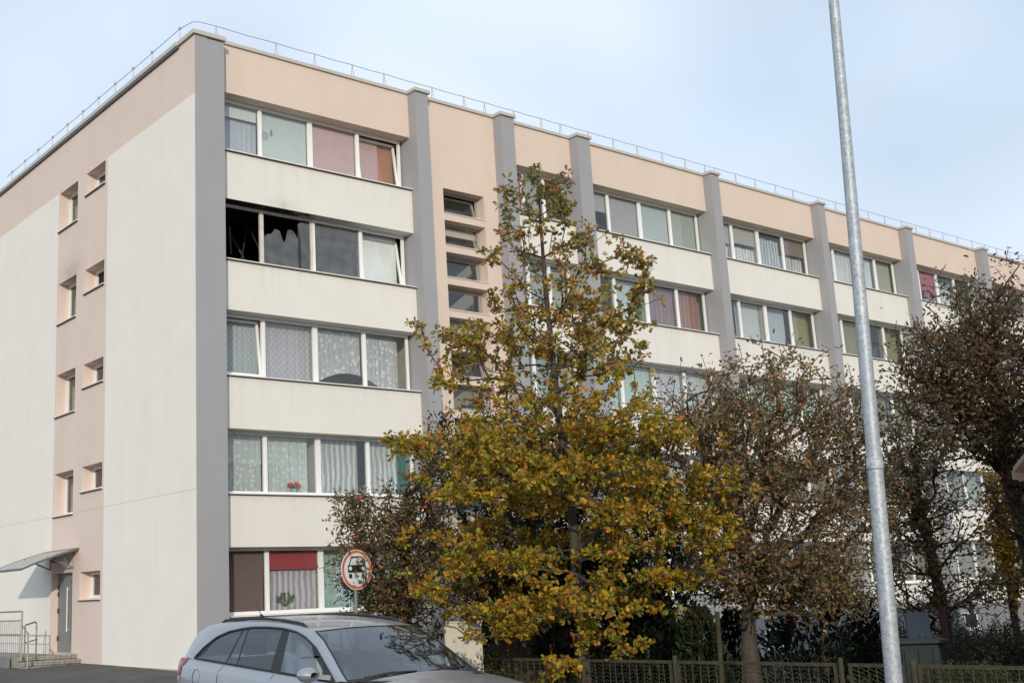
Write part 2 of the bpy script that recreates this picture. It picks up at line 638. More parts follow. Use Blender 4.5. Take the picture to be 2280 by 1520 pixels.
def thing(name, label, cat, loc=(0, 0, 0), rz=0.0, group=None):
    o = bpy.data.objects.new(name, None)
    COL.objects.link(o)
    o.empty_display_size = 0.2
    o.location = loc
    o.rotation_euler = (0, 0, rz)
    o['label'] = label
    o['category'] = cat
    if group:
        o['group'] = group
    return o

def tag(o, label, cat, group=None):
    o['label'] = label
    o['category'] = cat
    if group:
        o['group'] = group
    return o

# ------------------------------------------------------------------ ground
def ground_z(x, y):
    """car park is level; the garden lies lower and falls gently along the facade"""
    def ss(a, b, t):
        t = min(1, max(0, (t - a) / (b - a)))
        return t * t * (3 - 2 * t)
    z = -1.718 + 0.12 * ss(-6, 6, y + (0 if x < 0 else 0))
    z += 0.10 * ss(-4, -0.5, x) * ss(-6, 0, y)
    drop = 0.48 * ss(0.3, 2.2, x) + 0.45 * ss(3, 20, x)
    return z - drop

xs = sorted(set([-400, -150, -60, -40, -30] + [round(v, 2) for v in np.arange(-24, 30, 0.75)] + [35, 45, 60, 100, 200, 500]))
ys = sorted(set([-300, -120, -60, -40] + [round(v, 2) for v in np.arange(-30, 20, 0.75)] + [30, 50, 100, 300, 700]))
g = MB()
g.grid([[(x, y, ground_z(x, y)) for x in xs] for y in ys])
go = g.build('ground', M['soil'], smooth=True, kind='structure')
g = MB()
axs = [v for v in xs if -60 <= v <= 0.4] + [0.45]
ays = [v for v in ys if -60 <= v <= 50]
g.grid([[(x, y, ground_z(x, y) + 0.006) for x in axs] for y in ays])
g.build('car_park', M['asphalt'], smooth=True, kind='structure')

# ------------------------------------------------------------------ the apartment building
B = thing('apartment_building', 'five storey apartment block with cream bands, pink parapet and grey pilasters', 'apartment building', (0, 0, -1.6))
WY = 0.34          # facade plane
FY = 0.70          # window frame plane
PIL = [(0.0, 0.825), (6.93, 7.40), (10.17, 10.71), (13.40, 13.98), (19.99, 20.43), (26.37, 26.79), (32.51, 32.99), (38.72, 39.20), (44.95, 45.40), (51.15, 51.60)]
SOFFIT = [12.51, 9.70, 6.87, 3.97, 1.18]
SILL = [10.98, 8.16, 5.27, 2.44, -0.38]
TOP = 13.80
BASE = -3.2
for i, (a, b) in enumerate(PIL):
    MB().box((a + (0.006 if i == 0 else 0.0), 0.002, BASE), (b, 0.80, TOP - (0.15 if i == 0 else 0.0))).build('pilaster', M['grey'], B)
    if i == 0:
        MB().box((-0.06, -0.06, 13.68), (b + 0.04, 0.80, 13.80)).build('coping', M['coping'], B, bevel=0.01)
    else:
        MB().box((a - 0.05, -0.06, TOP), (b + 0.05, 0.72, 13.905)).build('coping', M['coping'], B, bevel=0.01)
BAYS = [(PIL[i][1], PIL[i + 1][0]) for i in range(len(PIL) - 1)]
for i, (a, b) in enumerate(BAYS):
    x0 = a + (0.052 if i else 0.042)
    MB().box((x0, 0.285, TOP), (b - 0.052, 0.72, 13.90)).build('coping', M['coping'], B, bevel=0.01)
# roof slab
MB().box((0.4, 0.74, 13.45), (51.5, 13.6, 13.70)).build('roof', M['plinth'], B)

# --- spandrels and parapet of every ordinary bay
for i, (a, b) in enumerate(BAYS):
    if i == 1:
        continue
    MB().box((a, WY, SOFFIT[0]), (b, 0.76, TOP - 0.002)).build('parapet_panel', M['pink'], B)
    for r in range(4):
        mt = M['cream_soot'] if (i == 0 and r == 0) else M['cream']
        MB().box((a, WY, SOFFIT[r + 1]), (b, 0.76, SILL[r] - 0.03)).build('spandrel_panel', mt, B)
    MB().box((a, WY, -1.30), (b, 0.76, SILL[4] - 0.03)).build('spandrel_panel', M['cream'], B)
    MB().box((a, WY + 0.05, BASE), (b, 0.76, -1.302)).build('plinth', M['plinth'], B)
    for r in range(5):
        s = MB().box((a + 0.004, WY - 0.07, SILL[r] - 0.03), (b - 0.004, 0.70, SILL[r] - 0.006))
        s.build('sill', M['sill'], B)
        MB().box((a + 0.006, WY - 0.065, SILL[r] - 0.045), (b - 0.006, WY - 0.001, SILL[r] - 0.0305)).build('drip_shade_edge', M['sill_shade'], B)  # dark strip paints in the shade below the sill

# --- storeys behind the glass
FL = [13.2, 9.98, 7.15, 4.25, 1.46, -1.62]
rooms = MB()
for r, z in enumerate(FL):
    rooms.box((0.45, 0.765, z), (51.2, 4.6, z + 0.24))
rooms.box((0.45, 4.6, BASE), (51.2, 4.8, 13.6))
rooms.box((0.36, 0.81, BASE), (0.45, 4.6, 13.45))
for a, b in PIL[1:]:
    rooms.box((a + 0.1, 0.81, BASE), (b - 0.1, 4.6, 13.44))
for a, b in BAYS:
    if b - a > 4:
        rooms.box(((a + b) / 2 - 0.06, 0.81, BASE), ((a + b) / 2 + 0.06, 4.6, 13.43))
rooms.build('interior', M['room'], B)
# the burnt flat: soot lining on every surface of its two rooms
bz = MB()
bx0, bx1, bz0, bz1 = 0.47, 6.92, 7.41, 9.97
bz.add([(bx0, 0.77, bz0), (bx1, 0.77, bz0), (bx1, 4.58, bz0), (bx0, 4.58, bz0), (bx0, 0.77, bz1), (bx1, 0.77, bz1), (bx1, 4.58, bz1), (bx0, 4.58, bz1)],
       [(0, 1, 2, 3), (4, 7, 6, 5), (3, 2, 6, 7), (0, 3, 7, 4), (1, 5, 6, 2)])
bz.box((3.75, 0.80, bz0 + .01), (3.93, 4.57, bz1 - .01))
bz.build('burnt_room', M['soot'], B)
rb = random.Random(8)
q = MB()
for k in range(16):                                  # charred laths and hanging shreds
    x, y = rb.uniform(0.9, 3.5), rb.uniform(1.0, 2.6)
    q.box((0, 0, 0), (rb.uniform(.02, .06), .02, rb.uniform(.5, 1.3)), Matrix.Translation((x, y, rb.uniform(8.2, 8.9))) @ Matrix.Rotation(rb.uniform(-.7, .7), 4, 'Y') @ Matrix.Rotation(rb.uniform(-.3, .3), 4, 'X'))
q.build('charred_laths', mat('char', (0.05, 0.042, 0.036), 0.95, var=0.5, vscale=9), B)

# --- window units
MESH = {}
def frame_mesh(wd, h, mull, key_mat, d0=0.0, d1=0.07, fr=0.07, sash=0.0):
    k = ('f', round(wd, 3), round(h, 3), tuple(round(m_, 3) for m_ in mull), key_mat)
    if k not in MESH:
        q = MB()
        q.box((0, d0, 0), (fr, d1, h)).box((wd - fr, d0, 0), (wd, d1, h))
        q.box((fr, d0 + 0.002, 0), (wd - fr, d1, 0.085)).box((fr, d0 + 0.002, h - fr), (wd - fr, d1, h))
        for m_ in mull:
            q.box((m_ - 0.055, d0 + 0.004, 0.085), (m_ + 0.055, d1, h - fr))
            q.box((m_ - 0.012, d0 - 0.008, 0.085), (m_ + 0.012, d0 + 0.003, h - fr))
        MESH[k] = q.mesh('frame', M[key_mat])
    return MESH[k]

def pane_mesh(wd, h, key_mat='glass'):
    k = ('p', round(wd, 3), round(h, 3), key_mat)
    if k not in MESH:
        MESH[k] = MB().box((0, 0, 0), (wd, 0.006, h)).mesh('pane', M[key_mat])
    return MESH[k]

def sash_mesh(wd, h, key_mat='pvc', t=0.055):
    k = ('s', round(wd, 3), round(h, 3), key_mat)
    if k not in MESH:
        q = MB()
        q.box((0, 0, 0), (t, 0.06, h)).box((wd - t, 0, 0), (wd, 0.06, h)).box((t, 0.001, 0), (wd - t, 0.06, t)).box((t, 0.001, h - t), (wd - t, 0.06, h))
        MESH[k] = q.mesh('sash', M[key_mat])
    return MESH[k]

LIGHTS = {}       # (bay, row, light) -> (x0, x1, z0, z1) of the glass
TILTED = {(0, 0, 3): 7, (0, 2, 0): 6, (0, 1, 3): 9}
def window_unit(bay, row, x0, x1, muls, first):
    z0, z1 = SILL[row] - 0.004, SOFFIT[row] - 0.004
    h = z1 - z0
    wroot = bpy.data.objects.new('window', None)
    COL.objects.link(wroot)
    wroot.location = (x0, FY, z0)
    attach(wroot, B)
    wd = x1 - x0
    fm = 'pvc_old' if (bay == 0 and row == 1 and first == 0) else 'pvc'
    place('frame', frame_mesh(wd, h, [m_ - x0 for m_ in muls], fm), wroot, (x0, FY, z0))
    edges = [x0 + 0.07] + [v for m_ in muls for v in (m_ - 0.055, m_ + 0.055)] + [x1 - 0.07]
    for k in range(0, len(edges), 2):
        li = first + k // 2
        pa, pb = edges[k], edges[k + 1]
        LIGHTS[(bay, row, li)] = (pa, pb, z0 + 0.085, z1 - 0.07)
        ph = h - 0.155
        if (bay, row, li) == (0, 1, 0):
            continue
        if (bay, row, li) == (0, 1, 1):
            # broken pane: the upper part has fallen out, a jagged edge is left
            jag = [(0, .55), (.10, .62), (.17, .63), (.25, .74), (.35, .72), (.43, .50), (.47, .55), (.52, .76), (.60, .78), (.66, .74), (.74, .62), (.80, .60), (.78, .74), (.74, .90), (.80, .96), (1.0, .97)]
            wd_ = pb - pa
            top = [(pa + u * wd_, FY + 0.034, z0 + 0.085 + t_ * ph) for u, t_ in jag]
            bot = [(pa + u * wd_, FY + 0.034, z0 + 0.085) for u, t_ in jag]
            q = MB()
            n_ = len(jag)
            vs = bot + top + [(p[0], p[1] + 0.006, p[2]) for p in bot + top]
            fs = []
            for j in range(n_ - 1):
                fs += [(j, j + 1, n_ + j + 1, n_ + j), (2 * n_ + j, 3 * n_ + j, 3 * n_ + j + 1, 2 * n_ + j + 1), (n_ + j, n_ + j + 1, 3 * n_ + j + 1, 3 * n_ + j)]
            q.add(vs, fs).build('pane', M['glass_dirty'], wroot, label='cracked smoke-stained pane with a jagged hole at its top')
            continue
        ang = TILTED.get((bay, row, li))
        gm = 'glass_dirty' if (bay, row, li) == (0, 1, 2) else 'glass'
        if ang:
            rx = math.radians(ang)
            place('sash', sash_mesh(pb - pa - 0.01, ph - 0.01), wroot, (pa + 0.005, FY + 0.02, z0 + 0.09), (-rx, 0, 0), label='white sash tilted inwards at the top')
            place('pane', pane_mesh(pb - pa - 0.12, ph - 0.12, gm), wroot, (pa + 0.06, FY + 0.045 + 0.055 * math.sin(rx), z0 + 0.145), (-rx, 0, 0))
        else:
            place('pane', pane_mesh(pb - pa, ph, gm), wroot, (pa, FY + 0.034, z0 + 0.085))

for i, (a, b) in enumerate(BAYS):
    if i == 1:
        continue
    wd = b - a
    for r in range(5):
        if i == 2:
            window_unit(i, r, a + 0.02, b - 0.03, [a + 0.33 * wd, a + 0.66 * wd], 0)
        else:
            fr = lambda t: a + t * wd
            window_unit(i, r, fr(0.003), fr(0.490), [fr(0.236)], 0)
            window_unit(i, r, fr(0.4905), fr(0.988), [fr(0.746)], 2)

# --- the stairwell bay: one pink wall with a ladder of tilted lights
def holed_wall(u0, u1, z0, z1, holes, to3, depth):
    """wall sheet with rectangular openings and their reveals; to3(u, z, d) -> point, d is depth into the wall"""
    us = sorted({u0, u1} | {h[0] for h in holes} | {h[1] for h in holes})
    zs = sorted({z0, z1} | {h[2] for h in holes} | {h[3] for h in holes})
    q = MB()
    for i in range(len(us) - 1):
        for j in range(len(zs) - 1):
            cu, cz = (us[i] + us[i + 1]) / 2, (zs[j] + zs[j + 1]) / 2
            if any(h[0] < cu < h[1] and h[2] < cz < h[3] for h in holes):
                continue
            q.add([to3(us[i], zs[j], 0), to3(us[i + 1], zs[j], 0), to3(us[i + 1], zs[j + 1], 0), to3(us[i], zs[j + 1], 0)], [(0, 1, 2, 3)])
    for a, b, c, d in holes:
        for p in (((a, c), (b, c)), ((b, c), (b, d)), ((b, d), (a, d)), ((a, d), (a, c))):
            (ua, za), (ub, zb) = p
            q.add([to3(ua, za, 0), to3(ua, za, depth), to3(ub, zb, depth), to3(ub, zb, 0)], [(0, 1, 2, 3)])
    # outer rim
    for p in (((u0, z0), (u1, z0)), ((u1, z0), (u1, z1)), ((u1, z1), (u0, z1)), ((u0, z1), (u0, z0))):
        (ua, za), (ub, zb) = p
        q.add([to3(ua, za, 0), to3(ub, zb, 0), to3(ub, zb, depth), to3(ua, za, depth)], [(0, 1, 2, 3)])
    return q

a, b = BAYS[1]
SH = [(8.08, 9.62, 10.49 - 0.945 * k, 11.23 - 0.945 * k) for k in range(11)]
holed_wall(a, b, -1.30, TOP - 0.002, SH, lambda u, z, d: (u, WY + d, z), 0.40).build('wall', M['pink'], B)
MB().box((a, WY + 0.05, BASE), (b, 0.76, -1.302)).build('plinth', M['plinth'], B)
for k, (x0, x1, z0, z1) in enumerate(SH):
    wr = bpy.data.objects.new('stair_window', None)
    COL.objects.link(wr)
    wr.location = (x0, FY - 0.04, z0)
    attach(wr, B)
    yy = 0.64
    place('frame', frame_mesh(x1 - x0 - 0.02, z1 - z0 - 0.02, [], 'pvc_grey', fr=0.045), wr, (x0 + 0.01, yy, z0 + 0.01))
    MB().box((x0 + 0.01, WY - 0.03, z0 + 0.001), (x1 - 0.01, WY + 0.06, z0 + 0.018)).build('sill', M['sill'], wr)
    ang = math.radians([13, 15, 3, 0, 0, 14, 0, 12, 0, 0, 0][k])
    sw, sh = x1 - x0 - 0.14, z1 - z0 - 0.17
    place('sash', sash_mesh(sw, sh, 'pvc_grey', .04), wr, (x0 + 0.07, yy + 0.02, z0 + 0.10), (-ang, 0, 0))
    place('pane', pane_mesh(sw - 0.1, sh - 0.1), wr, (x0 + 0.12, yy + 0.045 + 0.05 * math.sin(ang), z0 + 0.15), (-ang, 0, 0))

# --- gable end (x = 0 plane, runs along y)
GD = 14.05
gt = lambda u, z, d: (d, u, z)
PB = 12.13
GZ = -3.0
holed_wall(0.004, 5.12, GZ, PB, [], gt, 0.34).build('wall', M['cream_gable'], B)
holed_wall(8.66, GD, GZ, PB, [], gt, 0.34).build('wall', M['cream_gable'], B)
holed_wall(0.004, GD, PB, 13.66, [], gt, 0.34).build('wall', M['pink_gable'], B)
SMALL = [(5.28, 6.60, 11.45, 12.10), (5.28, 6.60, 8.55, 9.23), (5.26, 6.60, 5.86, 6.51), (5.24, 6.60, 3.00, 3.67), (5.28, 6.62, 0.15, 0.86)]
TALL = [(7.22, 8.60, 10.90, 12.095), (7.22, 8.55, 8.05, 9.27), (7.18, 8.58, 5.32, 6.54), (7.19, 8.56, 2.475, 3.67)]
DOOR = (7.12, 8.59, -1.25, 0.88)
st = holed_wall(5.12, 8.66, GZ, PB, SMALL + TALL + [DOOR], gt, 0.36)
st.build('wall', M['pink_gable'], B)
MB().box((-0.09, 0.803, 13.675), (0.3, GD + 0.05, 13.795)).build('coping', M['coping'], B, bevel=0.01)
MB().box((-0.07, 0.803, 13.62), (-0.004, GD, 13.674)).build('drip_shade_edge', M['canopy_edge'], B)
MB().box((0.4, GD - 0.34, GZ), (51.4, GD, 13.6)).build('wall', M['cream'], B)
MB().box((0.37, 5.0, GZ), (2.2, 5.1, 13.4)).box((0.37, 8.75, GZ), (2.2, 8.85, 13.4)).box((2.2, 4.9, GZ), (2.3, 8.9, 13.4)).build('interior', M['room'], B)
GF = 0.36
MB().box((-0.03, 0.0, -2.2), (0.004, 5.12, -1.50)).build('plinth', M['coping'], B)
for k, (u0, u1, z0, z1) in enumerate(SMALL + TALL):
    wr = bpy.data.objects.new('gable_window', None)
    COL.objects.link(wr)
    wr.location = (0, u0, z0)
    attach(wr, B)
    # rotated frame: local x -> -y so that the outside faces -x
    place('frame', frame_mesh(u1 - u0 - 0.01, z1 - z0 - 0.02, [], 'pvc', fr=0.07), wr, (0.31, u1 - 0.005, z0 + 0.01), (0, 0, -math.pi / 2))
    if not (k == 1):
        place('pane', pane_mesh(u1 - u0 - 0.15, z1 - z0 - 0.175), wr, (0.344, u1 - 0.075, z0 + 0.095), (0, 0, -math.pi / 2))
    else:
        place('sash', sash_mesh(u1 - u0 - 0.17, z1 - z0 - 0.19), wr, (0.345, u1 - 0.075, z0 + 0.1), (-math.radians(24), 0, -math.pi / 2))
    sl = MB().box((-0.055, u0 - 0.03, z0 - 0.026), (0.31, u1 + 0.03, z0 - 0.001))
    MB().box((-0.052, u0 - 0.028, z0 - 0.05), (-0.001, u1 + 0.028, z0 - 0.0265)).build('drip_shade_edge', M['sill_shade'], wr)  # shade under the gable sill, put into a dark strip
    sl.build('sill', M['sill'], wr)
MB().add([(0.40, 5.35, 8.56), (0.40, 6.55, 8.56), (0.40, 6.55, 9.22), (0.40, 5.35, 9.22)], [(0, 3, 2, 1)]).build('burnt_room', M['soot'], B)

# --- entrance door, canopy, lamp, bell
dr = bpy.data.objects.new('door', None)
COL.objects.link(dr)
dr.location = (0.3, 8.5, -1.25)
attach(dr, B)
q = MB()
dx = 0.19
u0, u1, z0, z1 = DOOR
q.box((dx, u0, z0), (dx + 0.07, u0 + 0.07, z1)).box((dx, u1 - 0.07, z0), (dx + 0.07, u1, z1)).box((dx, u0 + 0.07, z1 - 0.09), (dx + 0.07, u1 - 0.07, z1))
q.box((dx + 0.003, u0 + 0.07, z0), (dx + 0.067, u0 + 0.16, z1 - 0.09)).box((dx + 0.003, u1 - 0.84, z0), (dx + 0.067, u1 - 0.07, z1 - 0.09))
q.box((dx + 0.004, u0 + 0.16, z0), (dx + 0.066, u1 - 0.84, z0 + 0.28)).box((dx + 0.004, u0 + 0.16, z1 - 0.22), (dx + 0.066, u1 - 0.84, z1 - 0.09))
q.build('door_leaf', M['door'], dr)
MB().box((dx + 0.03, u0 + 0.16, z0 + 0.28), (dx + 0.036, u1 - 0.84, z1 - 0.22)).build('glazing', M['glass'], dr)
MB().tube([(dx - 0.05, u1 - 0.78, z0 + 0.55), (dx - 0.05, u1 - 0.78, z0 + 1.75)], 0.018, 8).box((dx - 0.05, u1 - 0.788, z0 + 0.6), (dx, u1 - 0.772, z0 + 0.62)).box((dx - 0.05, u1 - 0.788, z0 + 1.68), (dx, u1 - 0.772, z0 + 1.7)).build('handle', M['sill'], dr)
for zz in (-0.95, -0.2, 0.25, 0.42):
    MB().tube([(dx - 0.02, u1 - 0.06, zz), (dx - 0.02, u1 - 0.06, zz + 0.13)], 0.022, 8).build('hinge', M['blackm'], dr)

cn = bpy.data.objects.new('entrance_canopy', None)
COL.objects.link(cn)
cn.location = (0, 7.9, 1.5)
attach(cn, B)
cprof = [(0.0, 1.50), (-0.32, 1.42), (-0.62, 1.33), (-0.95, 1.22), (-1.25, 1.11), (-1.546, 0.99)]
for k in range(5):
    ya, yb = 6.716 + k * 0.4708, 6.716 + (k + 1) * 0.4708 - 0.02
    q = MB()
    q.grid([[(x, y, z) for x, z in cprof] for y in (ya, yb)])
    q.grid([[(x, y, z - 0.012) for x, z in reversed(cprof)] for y in (ya, yb)])
    q.build('sheet', M['canopy'], cn, smooth=True)
q = MB()
for ye in (6.70, 9.07):
    for (xa, za), (xb, zb) in zip(cprof[:-1], cprof[1:]):
        q.prism([(xa, ye, za + 0.012), (xa, ye, za - 0.045), (xb, ye, zb - 0.045), (xb, ye, zb + 0.012)], (0, 0.018, 0))
q.box((-1.57, 6.70, 0.94), (-1.548, 9.09, 1.0))
q.box((-0.02, 6.70, 1.45), (-0.002, 9.09, 1.515))
q.build('frame', M['canopy_edge'], cn)
for ye in (7.05, 8.72):
    MB().tube([(-0.01, ye, 1.0), (-0.75, ye, 1.30)], 0.022, 6).tube([(-0.01, ye, 1.0), (-0.01, ye, 1.44)], 0.018, 6).build('bracket', M['door'], cn)
q = MB()
P = []
for i in range(7):
    t = i / 6 * math.pi / 2
    P.append([(-0.10 * math.cos(t) - 0.002, 7.62 + 0.15 * math.sin(t) * math.cos(s), 1.17 + 0.15 * math.sin(t) * math.sin(s)) for s in np.linspace(0, 2 * math.pi, 17)])
q.grid(P).build('wall_lamp', mat('opal_lamp', (0.75, 0.76, 0.76), 0.3), B, smooth=True)
q = MB()
q.tube([(-0.002, 8.42, 1.26), (-0.09, 8.42, 1.26)], [0.085, 0.075], 14).tube([(-0.09, 8.42, 1.26), (-0.12, 8.42, 1.26)], [0.05, 0.03], 12)
q.build('alarm_bell', mat('alarm_red', (0.42, 0.02, 0.02), 0.4), B)

# --- lightning wire on little stands along the roof edge
SX = [0.89, 2.68, 3.9, 5.15, 6.25, 8.0, 9.21, 10.03, 11.23, 12.39, 13.23, 14.5, 15.67, 16.85, 18.11, 19.31, 20.38, 20.94, 22.12, 23.27, 24.5, 25.59, 27.24, 28.4, 29.5, 30.7, 31.9, 33.2, 34.3, 35.4, 36.5, 37.7, 39.0, 40.1, 41.2, 42.4, 43.6, 44.9, 46, 47.2, 48.4, 49.6]
SYS = [1.27, 2.89, 4.06, 5.25, 6.4, 7.55, 8.75, 9.96, 11.18, 12.38, 13.6]
lw = bpy.data.objects.new('lightning_wire', None)
COL.objects.link(lw)
lw.location = (0.4, 0.5, 13.9)
attach(lw, B)
stm = MB()
stm.prism([(-0.075, 0, 0), (-0.05, 0, 0), (0.004, 0, 0.42), (-0.012, 0, 0.42)], (0, 0.016, 0))
stm.prism([(0.05, 0, 0), (0.075, 0, 0), (0.012, 0, 0.42), (-0.004, 0, 0.42)], (0, 0.012, 0.002))
stm.box((-0.012, -0.004, 0.415), (0.012, 0.02, 0.46))
stm = stm.mesh('stand', M['stand'])
for x in SX:
    place('stand', stm, lw, (x, 0.5, 13.90))
stg = MB().tube([(0, 0, 0), (0, 0, 0.62)], 0.012, 6).box((-0.03, -0.03, 0.6), (0.03, 0.03, 0.66)).mesh('stand', M['stand'])
for y in SYS:
    place('stand', stg, lw, (0.25, y, 13.81))
wp = [(0.25, y, 14.40 + 0.01 * ((k * 7) % 3)) for k, y in enumerate([14.1] + SYS[::-1])] + [(0.27, 0.62, 14.34), (0.40, 0.51, 14.33)]
MB().tube(wp, 0.009, 5).build('wire', M['wire'], lw)
wp = [(0.40, 0.51, 14.33)]
for k, x in enumerate(SX):
    wp.append((x, 0.51, 14.345))
    if k + 1 < len(SX):
        wp.append(((x + SX[k + 1]) / 2, 0.51, 14.33))
MB().tube(wp, 0.009, 5).build('wire', M['wire'], lw)
for x, y, ww in ((8.1, 3.6, 1.3), (12.6, 3.6, 1.3)):
    MB().box((x, y, 13.6), (x + ww, y + 0.8, 14.85)).box((x - 0.12, y - 0.12, 14.85), (x + ww + 0.12, y + 0.92, 14.91)).build('roof_vent', M['canopy'], B)

# --- basement windows
for x in (20.9, 27.5, 33.6):
    wr = bpy.data.objects.new('basement_window', None)
    COL.objects.link(wr)
    wr.location = (x, WY, -2.25)
    attach(wr, B)
    q = MB()
    q.box((x, WY + 0.01, -2.25), (x + 0.07, WY + 0.045, -1.62)).box((x + 0.95, WY + 0.01, -2.25), (x + 1.02, WY + 0.045, -1.62))
    q.box((x + 0.07, WY + 0.012, -2.25), (x + 0.95, WY + 0.044, -2.18)).box((x + 0.07, WY + 0.012, -1.69), (x + 0.95, WY + 0.044, -1.62))
    q.build('frame', M['pvc'], wr)
    MB().box((x + 0.07, WY + 0.02, -2.18), (x + 0.95, WY + 0.046, -1.69)).build('pane', mat('dark_pane', (0.02, 0.022, 0.025), 0.08), wr)
    MB().box((x - 0.05, WY - 0.06, -2.29), (x + 1.07, WY + 0.04, -2.255)).build('sill', M['sill'], wr)

# ------------------------------------------------------------------ curtains and blinds (each a thing of its own)
FLOOR = ['top floor', 'fourth floor', 'third floor', 'second floor', 'ground floor']
NTH = ['first', 'second', 'third', 'last']
PN = ['first', 'second', 'third', 'fourth', 'fifth', 'sixth', 'seventh', 'eighth', 'ninth', 'tenth']
CM = {}
def cmat(kind, col, alpha, pattern, pcol):
    k = (kind, col, alpha, pattern, pcol)
    if k not in CM:
        if kind == 'blind':
            CM[k] = mat('blind_fabric', col, 0.8, var=0.02, vscale=20)
        else:
            CM[k] = net_mat('curtain_fabric', col, alpha, pattern, pcol)
    return CM[k]

def where(bay, row, li):
    s = f"{NTH[li] if bay != 2 else ['first', 'second', 'last'][li]} pane, {FLOOR[row]}, "
    return s + ('corner bay' if bay == 0 else f'between {PN[bay]} and {PN[bay + 1]} pilasters')

def blind(bay, row, li, col, desc, top=1.0, bottom=0.0, part=None, y=0.80):
    x0, x1, z0, z1 = LIGHTS[(bay, row, li)]
    if part:
        x0, x1 = x0 + (x1 - x0) * part[0], x0 + (x1 - x0) * part[1]
    h = z1 - z0 + 0.06
    za, zb = z0 - 0.02 + h * bottom, z0 - 0.02 + h * top
    q = MB()
    q.box((x0 + 0.01, y, za), (x1 - 0.01, y + 0.004, zb))
    if bottom > 0.02:
        q.box((x0 + 0.01, y - 0.006, za - 0.02), (x1 - 0.01, y + 0.01, za))
    q.tube([(x0, y + 0.002, zb + 0.012), (x1, y + 0.002, zb + 0.012)], 0.016, 8)
    o = q.build('roller_blind', cmat('blind', col, 1, '', None))
    tag(o, f'{desc} in {where(bay, row, li)}', 'blind', 'blinds in the windows')

def net(bay, row, li, col, desc, alpha=0.6, pattern='folds', bottom=0.0, top=1.0, part=None, pcol=None, arch=0.0, y=0.90, amp=0.009, name='net_curtain', cat='curtain', scallop=0.0):
    x0, x1, z0, z1 = LIGHTS[(bay, row, li)]
    col = tuple(min(0.86, c * 1.32) for c in col) if name == 'net_curtain' else col
    alpha = min(1, alpha + 0.12)
    if part:
        x0, x1 = x0 + (x1 - x0) * part[0], x0 + (x1 - x0) * part[1]
    h = z1 - z0 + 0.08
    n = max(6, int((x1 - x0) / 0.016))
    P = [[], [], []]
    ph = random.random() * 6
    for i in range(n + 1):
        u = i / n
        x = x0 - 0.03 + (x1 - x0 + 0.06) * u
        yy = y + amp * (math.sin(x * 31 + ph + 2.6 * math.sin(x * 5.3 + ph)) + .7 * math.sin(x * 67 + 3 * math.sin(x * 11)))
        bt = bottom
        if arch:
            bt = bottom + arch[0] * max(0, 1 - ((u - arch[1]) / arch[2]) ** 2)
        bt += scallop * abs(math.sin(x * 14))
        zt = z0 - 0.02 + h * (top - 0.02 * abs(math.sin(x * 6 + ph)))
        zb = z0 - 0.03 + h * bt
        P[0].append((x, yy, zb))
        P[1].append((x, y + (yy - y) * 0.8, (zb + zt) / 2))
        P[2].append((x, y + (yy - y) * 0.5, zt))
    o = MB().grid(P).build(name, cmat('net', col, alpha, pattern, pcol), smooth=True)
    tag(o, f'{desc} in {where(bay, row, li)}', cat, 'curtains in the windows')

W_ = (0.66, 0.68, 0.68)
# corner bay
blind(0, 0, 0, (0.62, 0.62, 0.60), 'white half-drawn roller blind', 1.0, 0.74)
net(0, 0, 0, (0.50, 0.53, 0.58), 'blue-grey net curtain', 0.75, 'folds', 0, 0.80)
blind(0, 0, 1, (0.53, 0.555, 0.55), 'pale grey-green roller blind')
blind(0, 0, 2, (0.56, 0.36, 0.35), 'plain pink roller blind')
blind(0, 0, 3, (0.56, 0.36, 0.35), 'narrow pink roller blind', part=(0, 0.6), y=0.96)
blind(0, 0, 3, (0.45, 0.20, 0.12), 'terracotta roller blind', part=(0.5, 1.0), y=1.0)
blind(0, 1, 3, (0.84, 0.84, 0.84), 'bright white cloth blind', y=0.99)
net(0, 1, 2, (0.20, 0.215, 0.25), 'smoke-grey curtain', 0.85, 'folds', 0, 0.80)
blind(0, 1, 2, (0.30, 0.30, 0.30), 'pale grey pulled-up roller blind', 1.0, 0.78, y=0.83)
net(0, 2, 0, (0.52, 0.55, 0.57), 'grey diamond-patterned net curtain', 0.55, 'diamond', y=1.0)
net(0, 2, 1, (0.58, 0.56, 0.60), 'diamond-patterned net curtain', 0.45, 'diamond')
net(0, 2, 1, (0.42, 0.30, 0.36), 'mauve drape behind the net', 0.9, 'folds', y=1.0, part=(0.0, 0.82), name='drape')
net(0, 2, 2, W_, 'white net curtain with arched hem', 0.5, 'floral', 0.02, 0.95, arch=(0.22, 0.75, 0.7))
net(0, 2, 3, W_, 'white net curtain with sloping hem', 0.5, 'floral', 0.0, 0.92, arch=(0.18, -0.05, 0.6), part=(0, 0.85))
net(0, 3, 0, (0.60, 0.64, 0.62), 'flower-dotted white net curtain', 0.62, 'floral')
net(0, 3, 1, (0.60, 0.64, 0.62), 'flower-dotted white net curtain', 0.68, 'floral', part=(0, 0.88))
net(0, 3, 2, (0.62, 0.63, 0.63), 'striped lace curtain', 0.6, 'lace', part=(0, 0.86))
net(0, 3, 3, (0.62, 0.63, 0.63), 'striped lace curtain', 0.6, 'lace', part=(0, 0.78))
net(0, 3, 3, (0.06, 0.22, 0.20), 'teal drape', 1.0, 'folds', part=(0.76, 0.95), name='drape')
blind(0, 4, 0, (0.17, 0.10, 0.10), 'brown-mauve roller blind')
blind(0, 4, 1, (0.36, 0.035, 0.05), 'red half-drawn roller blind', 1.0, 0.68)
net(0, 4, 1, (0.58, 0.52, 0.58), 'lavender net curtain below a red blind', 0.75, 'lace', 0, 0.72)
net(0, 4, 2, (0.38, 0.52, 0.50), 'pale teal flowered net curtain', 0.72, 'floral')
